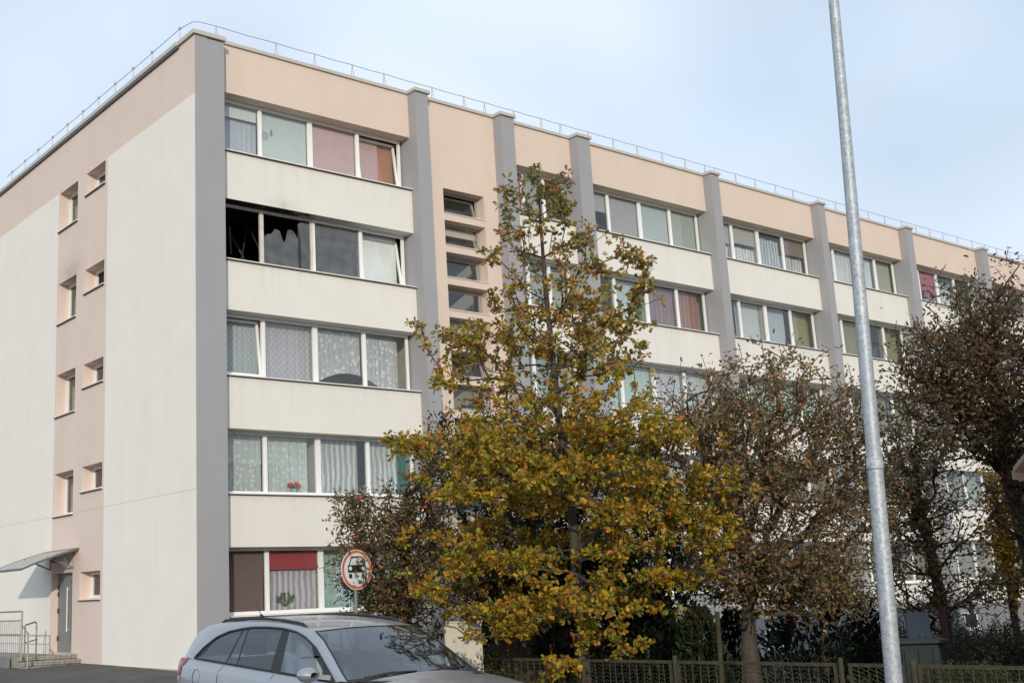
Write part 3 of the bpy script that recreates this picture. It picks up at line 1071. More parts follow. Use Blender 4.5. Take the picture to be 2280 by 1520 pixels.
net(0, 4, 3, (0.38, 0.52, 0.50), 'pale teal flowered net curtain', 0.72, 'floral')
# narrow bay
blind(2, 0, 0, (0.60, 0.14, 0.25), 'raspberry pink roller blind', 1, 0.1)
blind(2, 0, 1, (0.33, 0.30, 0.31), 'taupe roller blind', 1, 0.2)
blind(2, 0, 2, (0.62, 0.03, 0.06), 'bright red half-drawn roller blind', 1, 0.62)
for r in (1, 2, 3):
    for li, cc in ((0, (0.5, 0.53, 0.56)), (1, (0.45, 0.5, 0.52)), (2, (0.52, 0.52, 0.5))):
        net(2, r, li, cc, 'white net curtain', 0.6, 'folds')
# first wide bay right of the narrow one
blind(3, 0, 0, (0.36, 0.34, 0.34), 'taupe half-drawn roller blind', 1, 0.55)
blind(3, 0, 1, (0.36, 0.33, 0.33), 'taupe roller blind', 1, 0.02)
blind(3, 0, 2, (0.42, 0.45, 0.44), 'grey-green roller blind', 1, 0.02)
blind(3, 0, 3, (0.36, 0.38, 0.34), 'khaki-grey roller blind', 1, 0.02)
net(3, 1, 1, (0.60, 0.64, 0.68), 'white net curtain', 0.7, 'folds', part=(0, 0.8))
net(3, 1, 1, (0.10, 0.24, 0.08), 'green drape', 1, 'folds', part=(0.72, 1.0), name='drape', y=0.95)
net(3, 1, 2, (0.40, 0.27, 0.32), 'mauve striped drape', 0.95, 'stripe', pcol=(0.30, 0.22, 0.24), name='drape')
net(3, 1, 3, (0.42, 0.26, 0.28), 'mauve and ochre striped drape', 0.95, 'stripe', pcol=(0.40, 0.20, 0.10), part=(0, 0.9), name='drape')
net(3, 2, 0, (0.44, 0.54, 0.52), 'mint green curtain', 0.9, 'folds')
net(3, 2, 1, (0.44, 0.54, 0.52), 'mint green curtain', 0.9, 'folds')
net(3, 2, 2, (0.55, 0.55, 0.60), 'lavender-white net curtain', 0.8, 'folds')
net(3, 2, 3, (0.55, 0.57, 0.60), 'white net curtain', 0.8, 'folds')
net(3, 3, 2, (0.55, 0.57, 0.60), 'white net curtain', 0.6, 'folds')
# next bays
blind(4, 0, 0, (0.38, 0.34, 0.30), 'beige half-drawn roller blind', 1, 0.48)
blind(4, 0, 1, (0.38, 0.34, 0.30), 'beige half-drawn roller blind', 1, 0.55)
net(4, 0, 0, W_, 'white lace half-curtain', 0.65, 'lace', 0.05, 0.46, scallop=0.05, y=0.93)
net(4, 0, 1, W_, 'white lace half-curtain', 0.7, 'lace', 0.08, 0.48, scallop=0.07, y=0.93)
net(4, 0, 2, (0.50, 0.53, 0.58), 'white gathered net curtain', 0.6, 'lace', 0, 0.85)
blind(4, 0, 3, (0.22, 0.15, 0.12), 'brown half-drawn roller blind', 1, 0.55)
net(4, 0, 3, W_, 'white lace half-curtain', 0.5, 'lace', 0.1, 0.5, y=0.93)
blind(4, 1, 1, (0.50, 0.52, 0.52), 'light grey roller blind', 1, 0.0, y=0.98)
blind(4, 1, 2, (0.40, 0.43, 0.47), 'blue-grey roller blind', 1, 0.0, y=0.98)
blind(4, 1, 3, (0.28, 0.27, 0.15), 'khaki roller blind', 1, 0.0, part=(0.3, 1), y=1.0)
for li in range(4):
    net(4, 2, li, (0.48, 0.60, 0.58), 'pale mint net curtain', 0.75, 'folds')
net(5, 0, 0, (0.40, 0.50, 0.52), 'teal-grey net curtain', 0.7, 'folds')
net(5, 0, 1, (0.62, 0.64, 0.66), 'white net curtain', 0.85, 'lace')
net(5, 0, 2, (0.60, 0.64, 0.68), 'white net curtain', 0.8, 'folds')
net(5, 0, 3, (0.50, 0.50, 0.42), 'beige drape', 0.9, 'folds', name='drape')
blind(5, 1, 0, (0.16, 0.16, 0.08), 'olive roller blind', 1, 0, y=0.98)
blind(5, 1, 1, (0.22, 0.21, 0.10), 'olive roller blind', 1, 0, y=0.98)
blind(5, 1, 3, (0.24, 0.23, 0.11), 'khaki roller blind', 1, 0, y=0.98)
blind(5, 2, 2, (0.22, 0.21, 0.12), 'khaki roller blind', 1, 0, y=0.98)
blind(5, 2, 3, (0.26, 0.26, 0.20), 'khaki-grey roller blind', 1, 0, y=0.98)
blind(6, 0, 1, (0.36, 0.05, 0.09), 'raspberry red half-drawn roller blind', 1, 0.42)
net(6, 0, 1, (0.40, 0.20, 0.22), 'pink drape below a red blind', 0.9, 'folds', 0, 0.46, part=(0.5, 1), name='drape')
net(6, 0, 2, (0.60, 0.62, 0.66), 'white gathered net curtain', 0.5, 'lace', 0, 0.8)
net(6, 1, 1, (0.5, 0.52, 0.54), 'white net curtain', 0.6, 'folds')
net(6, 2, 2, (0.35, 0.42, 0.40), 'grey-green net curtain', 0.6, 'folds')
net(6, 3, 2, (0.35, 0.42, 0.40), 'grey-green net curtain', 0.6, 'folds')

# lace flower figures on the corner bay's third-floor net are part of the cloth; pot of red flowers one storey below
x0, x1, z0, z1 = LIGHTS[(0, 3, 1)]
fx, fz = x0 + 0.56 * (x1 - x0), z0
pot = thing('flower_pot', 'small pot of red flowers on the second floor sill of the corner bay', 'potted plant', (fx, 0.80, fz))
MB().tube([(fx, 0.80, fz - 0.06), (fx, 0.80, fz + 0.09)], [0.055, 0.075], 12).build('pot', mat('pot_teal', (0.25, 0.4, 0.4), 0.5), pot)
q, q2 = MB(), MB()
for k in range(16):
    dx_, dz_ = random.uniform(-0.16, 0.16), random.uniform(0.1, 0.2)
    q2.tube([(fx, 0.80, fz + 0.08), (fx + dx_, 0.80 + random.uniform(-0.04, 0.04), fz + dz_)], 0.006, 4)
for cx_, cz_ in ((-0.13, 0.20), (0.10, 0.23), (0.16, 0.18), (-0.04, 0.19)):
    for k in range(9):
        p = Vector((fx + cx_ + random.uniform(-.05, .05), 0.79 + random.uniform(-.02, .02), fz + cz_ + random.uniform(-.035, .035)))
        q.box(p - Vector((.02, .01, .018)), p + Vector((.02, .01, .018)), None)
q2.build('stems', mat('stem_green', (0.06, 0.12, 0.04), 0.7), pot)
q.build('blossom', mat('petal_red', (0.60, 0.03, 0.02), 0.6), pot)
def house_plant(x, z, y, label, hgt=0.4):
    p = thing('house_plant', label, 'potted plant', (x, y, z))
    MB().tube([(x, y, z - 0.06), (x, y, z + 0.07)], [0.05, 0.07], 10).build('pot', M['cabinet'], p)
    q = MB()
    for k in range(26):
        d = Vector((random.uniform(-1, 1), random.uniform(-.25, .25), random.uniform(.5, 1.6))).normalized()
        c = Vector((x, y, z + 0.06)) + d * random.uniform(0.5, 1) * hgt
        s = Vector((d.z, 0, -d.x)) * 0.03
        q.tube([(x, y, z + 0.06), c], 0.004, 3)
        q.add([c - d * 0.05, c + s, c + d * 0.07, c - s], [(0, 1, 2, 3)])
    q.build('foliage', mat('house_leaf', (0.06, 0.13, 0.05), 0.6), p)
xa, xb, za, zb = LIGHTS[(0, 4, 1)]
house_plant(xa + 0.35 * (xb - xa), za, 0.83, 'leafy house plant on the ground floor sill below the red blind', 0.34)
xa, xb, za, zb = LIGHTS[(5, 1, 2)]
house_plant(xa + 0.5 * (xb - xa), za, 0.86, 'bushy house plant in the fourth floor window beside khaki blinds', 0.6)
# window sticker: little ring and dots on the top-floor pane
xa, xb, za, zb = LIGHTS[(0, 0, 1)]
q = MB()
ring = [(xa + 0.10 + 0.075 * math.cos(t), FY + 0.030, za + 0.72 + 0.075 * math.sin(t)) for t in np.linspace(2.3, 7.6, 16)]
q.tube(ring, 0.008, 4).tube([(xa + 0.05, FY + 0.030, za + 0.83), (xa + 0.09, FY + 0.030, za + 0.76), (xa + 0.13, FY + 0.030, za + 0.82)], 0.008, 4)
q.tube([(xa + 0.29, FY + 0.030, za + 0.78), (xa + 0.30, FY + 0.030, za + 0.90)], 0.022, 6)
tag(q.build('window_sticker', mat('sticker_grey', (0.16, 0.19, 0.2), 0.6)), 'small grey outline sticker on the top floor pane of the corner bay', 'sticker')

# ------------------------------------------------------------------ entrance steps, ramp and railings
stp = thing('entrance_steps', 'low flight of block steps below the gable door', 'steps', (-0.75, 6.6, -1.6))
SWX0 = -1.62
ang = random.Random(3)
for k, (ya, ztop) in enumerate(((6.72, -1.25), (6.44, -1.37), (6.16, -1.49))):
    yb = 6.72 if k else 11.5
    zb_ = -1.72
    sp = MB().box((SWX0 + 0.02, ya + 0.06, zb_), (-0.01, ya + 0.30 if k else 11.5, ztop - 0.045)).build('step', M['concrete'], stp)
    nb = 11
    for j in range(nb):
        xa = SWX0 + (0 - SWX0) * j / nb
        xb = SWX0 + (0 - SWX0) * (j + 1) / nb - 0.012
        jy = ang.uniform(-0.012, 0.012)
        MB().box((xa, ya + jy, ztop - 0.10), (xb, ya + 0.06, ztop - 0.046)).box((xa, ya - 0.02 + jy, ztop - 0.045), (xb, ya + 0.27, ztop + ang.uniform(-.006, .004))).build('block', M['concrete'], sp)
ramp = MB()
ramp.add([(-1.66, 7.1, -1.25), (-1.66, 11.6, -1.3), (-1.66, 11.6, -1.8), (-1.66, 7.1, -1.8), (-1.76, 7.1, -1.25), (-1.76, 11.6, -1.3), (-1.76, 11.6, -1.8), (-1.76, 7.1, -1.8)],
         [(0, 1, 2, 3), (7, 6, 5, 4), (0, 4, 5, 1), (3, 2, 6, 7), (0, 3, 7, 4), (1, 5, 6, 2)])
ramp.build('side_wall', M['plinth'], stp)
rl = thing('stair_railing', 'steel tube railing with thin bars beside the entrance steps', 'railing', (-1.6, 7.0, -1.25))
for yq in (6.52, 8.9, 11.3):
    MB().tube([(-1.58, yq, -1.30), (-1.58, yq, -0.09)], 0.026, 8).build('post', M['steel'], rl)
for z in (-0.10, -0.33, -0.68, -1.15):
    MB().tube([(-1.58, 6.52, z), (-1.58, 11.5, z - 0.02)], 0.022 if z > -0.3 else 0.016, 8).build('rail', M['steel'], rl)
bar = MB().tube([(0, 0, -1.15), (0, 0, -0.33)], 0.007, 5).mesh('bar', M['steel'])
for k in range(32):
    place('bar', bar, rl, (-1.58, 6.66 + 0.145 * k, 0))
MB().tube([(-1.58, 6.52, -0.45), (-1.58, 6.12, -0.64), (-1.58, 6.03, -0.66)], 0.020, 8).build('rail', M['steel'], rl)
MB().tube([(-1.58, 6.06, -1.66), (-1.58, 6.06, -0.66)], 0.024, 8).build('post', M['steel'], rl)
rl2 = thing('wall_handrail', 'short steel handrail loop standing close to the gable wall', 'railing', (-0.6, 8.0, -1.25))
MB().tube([(-1.10, 7.6, -0.47), (-0.62, 8.14, -0.40), (-0.56, 8.2, -0.46), (-0.56, 8.2, -1.25)], 0.022, 8).build('rail', M['steel'], rl2)
MB().tube([(-1.10, 7.6, -0.93), (-0.56, 8.14, -0.86)], 0.016, 8).build('rail', M['steel'], rl2)
MB().tube([(-1.10, 7.6, -1.25), (-1.10, 7.6, -0.47)], 0.022, 8).build('post', M['steel'], rl2)
# ------------------------------------------------------------------ the silver estate car
CARX, CARY, CARZ = -5.57, -13.92, -1.718
car = thing('parked_car', 'silver estate car with roof rails parked in front of the flats', 'car', (CARX, CARY, CARZ), -math.pi / 2)
CM4 = Matrix.Translation((CARX, CARY, CARZ)) @ Matrix.Rotation(-math.pi / 2, 4, 'Z')
class CMB(MB):
    """mesh in car space: x from the rear bumper forwards, y to the left, z up from the road"""
    def build(self, name, material, parent=None, smooth=True, **k):
        self.v = [tuple(CM4 @ Vector((p[0] - 2.4, p[1], p[2]))) for p in self.v]
        return super().build(name, material, parent, smooth, **k)

def interp(tbl, x):
    xs_ = [p[0] for p in tbl]
    return float(np.interp(x, xs_, [p[1] for p in tbl]))
def ysd(z):
    return 0.80 - (z - 0.93) * 0.37 - 0.05 * max(0, z - 1.25)
DLO = [(.40, 1.09), (.52, 1.19), (.765, 1.314), (1.0, 1.372), (1.268, 1.402), (1.478, 1.416), (1.8, 1.415), (2.1, 1.403), (2.35, 1.372), (2.55, 1.322), (2.8, 1.222), (3.02, 1.085), (3.15, 1.005), (3.27, .93)]
C5 = [(.10, 1.08), (.16, 1.20), (.25, 1.36), (.42, 1.432), (.74, 1.468), (1.2, 1.483), (1.66, 1.482), (2.1, 1.458), (2.4, 1.425), (2.66, 1.378), (2.87, 1.290), (3.10, 1.150), (3.27, 1.035), (3.44, .935)]
zbot = lambda x: 1.09 + (x - .40) / (3.27 - .40) * (0.93 - 1.09)
ztop = lambda x: interp(DLO, x)
beltz = lambda x: interp([(0, 1.09), (.40, 1.088), (3.27, .928), (3.45, .915), (3.8, .875), (4.3, .80), (4.6, .71), (4.75, .60), (4.82, .50)], x)
wid = lambda x: interp([(0, .74), (.06, .79), (.15, .83), (.4, .872), (1.0, .89), (3.3, .895), (3.8, .885), (4.3, .85), (4.6, .77), (4.75, .66), (4.82, .52)], x)
BODY = M['paint_car']
def side_y(x, z):
    """half width of the body side at height z"""
    wz, zb = wid(x), beltz(x)
    yb = min(ysd(zb), wz - .055)
    return float(np.interp(z, [.24, .40, .62, zb - .22, zb - .09, zb - .015, zb], [wz - .10, wz - .02, wz, wz - .004, wz - .02, yb + .012, yb]))
# lower body
st_x = [0.0, .03, .08, .2, .45, .9, 1.5, 2.2, 2.9, 3.30, 3.44, 3.46, 3.7, 4.0, 4.3, 4.5, 4.65, 4.75, 4.82]
rings = []
for x in st_x:
    wz, zb = wid(x), beltz(x)
    yb = min(ysd(zb), wz - 0.055)
    half = [(0.0, .24), (wz - .10, .24), (wz - .02, .40), (wz, .62), (wz - 0.004, zb - .22), (wz - .02, zb - .09), (yb + .012, zb - .015), (yb, zb)]
    if x < 3.45:
        top = [(yb - .05, zb - .01), (yb - .07, .55), (0.0, .5)]
    else:
        top = [(yb * .82, zb + .022), (yb * .45, zb + .045), (0.0, zb + .055)]
    half += top
    rings.append([(x, -y, z) for y, z in half] + [(x, y, z) for y, z in reversed(half[1:-1])])
q = CMB()
n_ = len(rings[0])
vs = [p for r in rings for p in r]
fs = [(i * n_ + k, i * n_ + (k + 1) % n_, (i + 1) * n_ + (k + 1) % n_, (i + 1) * n_ + k) for i in range(len(rings) - 1) for k in range(n_)]
fs += [tuple(range(n_)), tuple(range((len(rings) - 1) * n_, len(rings) * n_))]
q.add(vs, fs)
body = q.build('body', BODY, car)
bm_mod = body.modifiers.new('soft', 'BEVEL')
bm_mod.width = 0.015
bm_mod.segments = 2
bm_mod.angle_limit = math.radians(35)
# pillars and roof side: band between glass outline and roof edge
for s in (-1, 1):
    q = CMB()
    P = []
    for (xa, za), (xb, zb) in zip(DLO, C5):
        ya, yb = ysd(za) + .006, ysd(zb) - .02
        row = []
        for t in np.linspace(0, 1, 6):
            bul = 0.016 * math.sin(math.pi * t)
            row.append((xa + (xb - xa) * t, s * (ya + (yb - ya) * t + bul), za + (zb - za) * t + bul * 0.6))
        P.append(row)
    q.grid(P)
    q.build('roof_side', BODY, car)
# roof
xsr = [.25, .42, .74, 1.2, 1.66, 2.1, 2.4, 2.66]
P = []
for x in xsr:
    z = interp(C5, x)
    ye = ysd(z) - .02
    P.append([(x + (0.05 * (1 - u * u) if x > 2.6 else 0), u * ye, z + .034 * (1 - u * u) - (0.012 * (1 - u * u) if x > 2.6 else 0)) for u in np.linspace(-1, 1, 13)])
q = CMB()
q.grid(P)
q.build('roof', BODY, car)
# windscreen with black border band
P = []
edge = [p for p in C5 if p[0] >= 2.66]
for k in range(9):
    t = k / 8
    xe = 2.665 + (3.435 - 2.665) * t
    ze = interp(C5, xe)
    ye = ysd(ze) - .022
    xc, zc = 2.72 + (3.56 - 2.72) * t, 1.398 + (.955 - 1.398) * t + 0.02 * math.sin(math.pi * t)
    P.append([(xe + (xc - xe) * (1 - u * u), u * ye, ze + (zc - ze) * (1 - u * u) - 0.002) for u in np.linspace(-1, 1, 15)])
q = CMB()
q.grid(P)
q.build('windscreen', M['glass_car'], car)
q = CMB()
q.tube([P[-1][j] for j in range(15)], 0.022, 6)
for s in (0, -1):
    q.tube([tuple(np.array(P[i][s]) + np.array([-0.004, 0, 0.004])) for i in range(9)], 0.009, 6)
q.tube([P[0][j] for j in range(15)], 0.007, 6)
q.build('windscreen_seal', M['blackm'], car)
# cowl and dashboard
q = CMB()
q.grid([[(3.44 + 0.12 * (1 - u * u), u * .74, .945), (3.66 + 0.1 * (1 - u * u), u * .70, .935)] for u in np.linspace(-1, 1, 9)])
q.box((3.0, -.70, .62), (3.46, .70, .90))
q.build('dashboard', M['blackm'], car)
# bonnet: crowned panel over the front deck
P = []
for x in [3.50, 3.7, 3.9, 4.1, 4.3, 4.5, 4.62]:
    zb = beltz(x)
    yb = min(ysd(zb), wid(x) - .055) - .02
    P.append([(x + (0.14 * (1 - u * u) if x < 3.55 else 0), u * yb, zb + .018 + .052 * (1 - u * u) + .008 * math.cos(3 * u)) for u in np.linspace(-1, 1, 13)])
q = CMB()
q.grid(P)
q.build('bonnet', BODY, car)
# tailgate
P = []
for k in range(6):
    t = k / 5
    x = .25 + (.10 - .25) * t
    z = interp(C5, x)
    ye = ysd(z) - .02
    P.append([(x - 0.10 * (1 - u * u) * (0.6 + .4 * t), u * ye, z + (.034 * (1 - u * u) if k == 0 else 0)) for u in np.linspace(-1, 1, 11)])
q = CMB()
q.grid(P[:2])
tg = q.build('tailgate', BODY, car)
q = CMB()
q.grid(P[1:])
q.build('rear_window', M['glass_tint'], car)
# side glass: panes and black strips between them
def side_strip(name, xl0, xl1, xr0, xr1, mt, s, off, parent, inset=0.012):
    q = CMB()
    P = []
    for i in range(9):
        t = i / 8
        a_, b_ = xl0 + (xl1 - xl0) * t, xr0 + (xr1 - xr0) * t
        row = []
        for j in range(13):
            x = a_ + (b_ - a_) * j / 12
            zb_, zt_ = zbot(x) + inset, max(zbot(x) + inset, ztop(x) - inset)
            z = zb_ + (zt_ - zb_) * t
            row.append((x, s * (ysd(z) + off), z))
        P.append(row)
    q.grid(P)
    return q.build(name, mt, parent)
for s in (-1, 1):
    side_strip('side_window', .46, .72, 1.115, 1.262, M['glass_tint'], s, 0.0, car)
    side_strip('side_window', 1.145, 1.29, 1.355, 1.372, M['glass_tint'], s, 0.0, car)
    side_strip('side_window', 1.385, 1.395, 2.07, 2.075, M['glass_tint'], s, 0.0, car)
    side_strip('side_window', 2.255, 2.21, 3.03, 2.70, M['glass_car'], s, 0.0, car)
    side_strip('pillar_trim', 1.112, 1.26, 1.148, 1.292, M['blackm'], s, 0.002, car)
    side_strip('pillar_trim', 1.352, 1.37, 1.388, 1.397, M['blackm'], s, 0.002, car)
    side_strip('pillar_trim', 2.068, 2.072, 2.258, 2.212, M['blackm'], s, 0.002, car)
    side_strip('mirror_base', 3.025, 2.99, 3.27, 3.05, M['blackm'], s, 0.003, car, inset=0.004)
    q = CMB()
    top_l = [(x, s * (ysd(z) + .004), z) for x, z in [(float(x), interp(DLO, float(x))) for x in np.linspace(.40, 3.27, 44)]]
    bot_l = [(float(x), s * (ysd(zbot(float(x))) + .006), zbot(float(x)) + .004) for x in np.linspace(.40, 3.27, 12)]
    q.tube(top_l, 0.014, 5).tube(bot_l, 0.012, 5)
    q.build('window_seal', M['blackm'], car)
    # roof rail
    q = CMB()
    rr = [(x, s * (ysd(interp(C5, x)) - .035), interp(C5, x) + 0.020 - (0.024 if x in (.70, 2.46) else 0)) for x in (.70, .78, 1.0, 1.3, 1.66, 2.0, 2.25, 2.38, 2.46)]
    q.tube(rr, 0.016, 6)
    q.build('roof_rail', M['blackm'], car)
    # mirror
    q = CMB()
    P = []
    for i in range(9):
        t = i / 8
        r_ = math.sin(math.pi * (0.06 + 0.94 * t)) ** 0.55 if t < 1 else 0.35
        P.append([(3.02 + 0.19 * t, s * ((.995 if s < 0 else .93) + 0.115 * r_ * math.cos(a_) * (1 if math.cos(a_) > 0 else 1.0)), (1.005 if s < 0 else .90) + 0.073 * r_ * math.sin(a_)) for a_ in np.linspace(0, 2 * math.pi, 17)])
    q.grid(P)
    q.add([p for p in P[0][:-1]], [tuple(range(16))])
    mo = q.build('mirror', BODY, car)
    q = CMB()
    q.prism([(3.08, s * .80, .945), (3.19, s * .80, .945), (3.16, s * .92, .965), (3.09, s * .92, .965)], (0, 0, .045))
    q.build('mirror_arm', BODY, mo, smooth=False)
    # tail lamp
    q, q2 = CMB(), CMB()
    for zz0, zz1, qq in ((.905, 1.085, q), (.845, .90, q2)):
        P = []
        for z in np.linspace(zz0, zz1, 5):
            P.append([(x + (z - .86) * .30, s * (side_y(x + (z - .86) * .30, min(z, beltz(x) - .002)) + .006), z) for x in (.01, .03, .07, .12, .16, .20)])
        qq.grid(P)
    tl_ = q.build('tail_lamp', M['red_lamp'], car)
    q2.build('reversing_lamp', M['clear_lamp'], tl_)
    # headlamp
    q = CMB()
    q.grid([[(x, s * (min(ysd(beltz(x)), wid(x) - .05) + .02 * k), beltz(x) - .03 - .05 * k) for k in range(4)] for x in (4.25, 4.35, 4.45, 4.55, 4.62)])
    q.build('headlight', M['clear_lamp'], car)
    # door handles, shut lines, fuel flap
    for hx in (1.42, 2.36):
        q = CMB()
        q.tube([(hx - .09, s * (side_y(hx, .865) - .002), .865), (hx - .07, s * (side_y(hx, .865) + .028), .868), (hx + .07, s * (side_y(hx, .865) + .028), .862), (hx + .09, s * (side_y(hx, .865) - .002), .86)], .014, 6)
        q.build('door_handle', BODY, car)
    q = CMB()
    for pts_ in ([(1.12, zbot(1.12) - .02), (1.145, .93), (1.14, .80), (1.10, .62)], [(2.17, zbot(2.17) - .02), (2.19, .86), (2.18, .45)], [(3.22, .92), (3.30, .80), (3.28, .45)]):
        q.tube([(x + (pts_[-1][0] - x) * 0, s * (side_y(x, z) + .0005), z) for x, z in [(float(np.interp(zz, [p_[1] for p_ in pts_][::-1], [p_[0] for p_ in pts_][::-1])), float(zz)) for zz in np.linspace(pts_[0][1], pts_[-1][1], 14)]], .0035, 4)
    q.build('door_gap', M['blackm'], car)
ff = CMB()
ff.tube([(.66 + .085 * math.cos(t), -(side_y(.66, .90 + .085 * math.sin(t)) + .0005), .90 + .085 * math.sin(t)) for t in np.linspace(0, 2 * math.pi, 24)], .003, 4)
ff.build('fuel_flap', M['blackm'], car)
q = CMB()
q.tube([(.62, 0, 1.50), (.60, 0, 1.535)], [.03, .012], 8).tube([(.60, 0, 1.53), (.50, 0, 1.69)], [.005, .003], 5)
q.build('antenna', M['blackm'], car)
for ya, yb, z_ in ((-.62, -.05, .975), (.02, .60, .97)):
    q = CMB()
    q.tube([(3.555 - .10 * (ya / .7) ** 2, ya, .965), (3.50, (ya + yb) / 2, .99), (3.53 - .10 * (yb / .7) ** 2, yb, .985)], .012, 6)
    q.box((3.50, ya + .22, .955), (3.545, ya + .40, .985))
    q.build('wiper', M['blackm'], car)
# wheels
for wx in (1.0, 3.83):
    for s in (-1, 1):
        wr = bpy.data.objects.new('wheel', None)
        COL.objects.link(wr)
        wr.location = CM4 @ Vector((wx - 2.4, s * .78, .315))
        attach(wr, car)
        q = CMB()
        q.tube([(wx, s * .70, .315), (wx, s * .72, .315), (wx, s * .89, .315), (wx, s * .91, .315)], [.28, .315, .315, .28], 28)
        q.build('tyre', M['blackm'], wr)
        q = CMB()
        q.tube([(wx, s * .905, .315), (wx, s * .918, .315)], [.21, .20], 20)
        q.build('rim', M['steel'], wr)
# seats, steering wheel, inside mirror, paper on the screen
def seat(x, y, m_):
    q = CMB()
    q.box((x - .02, y - .24, .45), (x + .48, y + .24, .60))
    q.prism([(x - .02, y - .23, .58), (x + .12, y - .23, .58), (x - .10, y - .20, 1.10), (x - .22, y - .20, 1.10)], (0, .44, 0))
    q.prism([(x - .25, y - .12, 1.12), (x - .16, y - .12, 1.12), (x - .19, y - .10, 1.30), (x - .26, y - .10, 1.30)], (0, .24, 0))
    q.build('seat', m_, car, smooth=False)
seat(2.35, -.36, M['seat_light'])
seat(2.35, .36, M['seat'])
for y in (-.40, .40):
    seat(1.35, y, M['seat'])
q = CMB()
q.tube([(2.85 + .05 * math.sin(t), .36 + .18 * math.cos(t), .88 + .17 * math.sin(t)) for t in np.linspace(0, 2 * math.pi, 21)], .014, 6)
q.tube([(2.86, .36, .88), (3.1, .36, .78)], .03, 6)
q.build('steering_wheel', M['blackm'], car)
q = CMB()
q.box((2.86, -.13, 1.25), (2.88, .13, 1.31)).tube([(2.88, 0, 1.3), (2.95, 0, 1.33)], .012, 5)
q.build('rear_view_mirror', M['seat'], car, smooth=False)
q = CMB()
q.grid([[(3.22, .42, 1.02), (3.11, .42, 1.09)], [(3.20, .62, 1.01), (3.09, .60, 1.09)]])
tag(q.build('paper_slip', mat('paper', (0.6, 0.63, 0.6), 0.7), smooth=False), 'pale paper slip behind the lower corner of the windscreen', 'paper')

# ------------------------------------------------------------------ lamp pole
pole = thing('lamp_pole', 'tall tapering galvanised steel lamp pole in front of the fence', 'lamp post', (-1.70, -17.53, -1.85))
PB_, PT_ = Vector((-1.7125, -17.53, -1.86)), Vector((-1.573, -17.762, 6.138))
def pp(z):
    return PB_ + (PT_ - PB_) * ((z - PB_.z) / (PT_.z - PB_.z))
MB().tube([pp(-1.86), pp(1.02)], [.083, .076], 24, cap=False).build('lower_tube', M['galv'], pole, smooth=True)
MB().tube([pp(1.02), pp(1.035), pp(1.115), pp(1.13)], [.078, .0815, .0815, .074], 24).build('collar', M['sill'], pole, smooth=True).data.materials[0] = M['galv']
MB().tube([pp(1.12), pp(8.6)], [.0725, .044], 24, cap=False).build('upper_tube', M['galv'], pole, smooth=True)
arm = MB().tube([pp(8.6), pp(8.9) + Vector((-.1, .05, 0)), pp(9.1) + Vector((-.7, -.1, 0)), pp(9.15) + Vector((-1.2, -.2, 0))], .03, 10).build('arm', M['galv'], pole, smooth=True)
MB().box(pp(9.1) + Vector((-1.8, -.32, 0)), pp(9.22) + Vector((-1.15, -.08, 0))).build('luminaire', M['coping'], pole, bevel=.02)

# ------------------------------------------------------------------ traffic sign: no motor vehicles
SGC = Vector((-1.57, -8.40, .385))
sgn = thing('traffic_sign', 'round no-motor-vehicles sign with faded red ring before the bush', 'traffic sign', (SGC.x, SGC.y, -1.72))
sn = Vector((0.087, -0.996, 0)).normalized()
sx = Vector((0.996, 0.087, 0)).normalized()
def S3(u, v, d):
    return SGC + sx * u + Vector((0, 0, v)) + sn * d
def disc(r, d0, d1, n=40, r_in=None):
    q = MB()
    if r_in is None:
        q.prism([S3(r * math.cos(t), r * math.sin(t), d0) for t in np.linspace(0, 2 * math.pi, n, endpoint=False)], sn * (d1 - d0))
    else:
        t_ = np.linspace(0, 2 * math.pi, n + 1)
        q.grid([[S3(r_in * math.cos(t), r_in * math.sin(t), d1), S3(r * math.cos(t), r * math.sin(t), d1), S3(r * math.cos(t), r * math.sin(t), d0)] for t in t_])
    return q
SW = mat('sign_white', (0.66, 0.68, 0.68), 0.45, var=0.08, vscale=8)
SR = mat('sign_faded_red', (0.58, 0.14, 0.065), 0.5, var=0.25, vscale=5)
SB = mat('sign_black', (0.02, 0.022, 0.03), 0.5)
pl = disc(.318, 0.0, .012).build('plate', SW, sgn)
disc(.308, .0125, .0145, r_in=.264).build('ring', SR, pl)
pic = MB()
def rrect(x0, y0, x1, y1, r, d0=.0125, d1=.0150):
    pts = []
    for cx_, cy2, a0 in ((x1 - r, y1 - r, 0), (x0 + r, y1 - r, 90), (x0 + r, y0 + r, 180), (x1 - r, y0 + r, 270)):
        for k in range(5):
            t = math.radians(a0 + k * 22.5)
            pts.append(S3(cx_ + r * math.cos(t), cy2 + r * math.sin(t), d0))
    return pts
pic.prism(rrect(-.185, -.045, .185, .075, .022), sn * .0025)
pic.prism(rrect(-.165, -.135, -.10, -.062, .02), sn * .0025)
pic.prism(rrect(.10, -.135, .165, -.062, .02), sn * .0025)
for poly in ([(-.165, .07), (-.145, .07), (-.092, .205), (-.115, .205)], [(.145, .07), (.165, .07), (.115, .205), (.092, .205)], [(-.115, .190), (.115, .190), (.108, .212), (-.108, .212)]):
    pic.prism([S3(u, v, .0125) for u, v in poly], sn * (.0025 if abs(poly[0][1] - .07) < .001 else .0028))
pic.build('car_symbol', SB, pl)
hl = MB()
for u in (-.135, .135):
    hl.prism([S3(u + .033 * math.cos(t), .022 + .033 * math.sin(t), .0152) for t in np.linspace(0, 2 * math.pi, 18, endpoint=False)], sn * .0015)
hl.build('headlight_symbol', SW, pl)
MB().tube([(SGC.x, SGC.y + .035, -1.75), (SGC.x, SGC.y + .035, .60)], .028, 10).build('post', mat('grey_post', (0.16, 0.165, 0.17), 0.6), sgn, smooth=True)

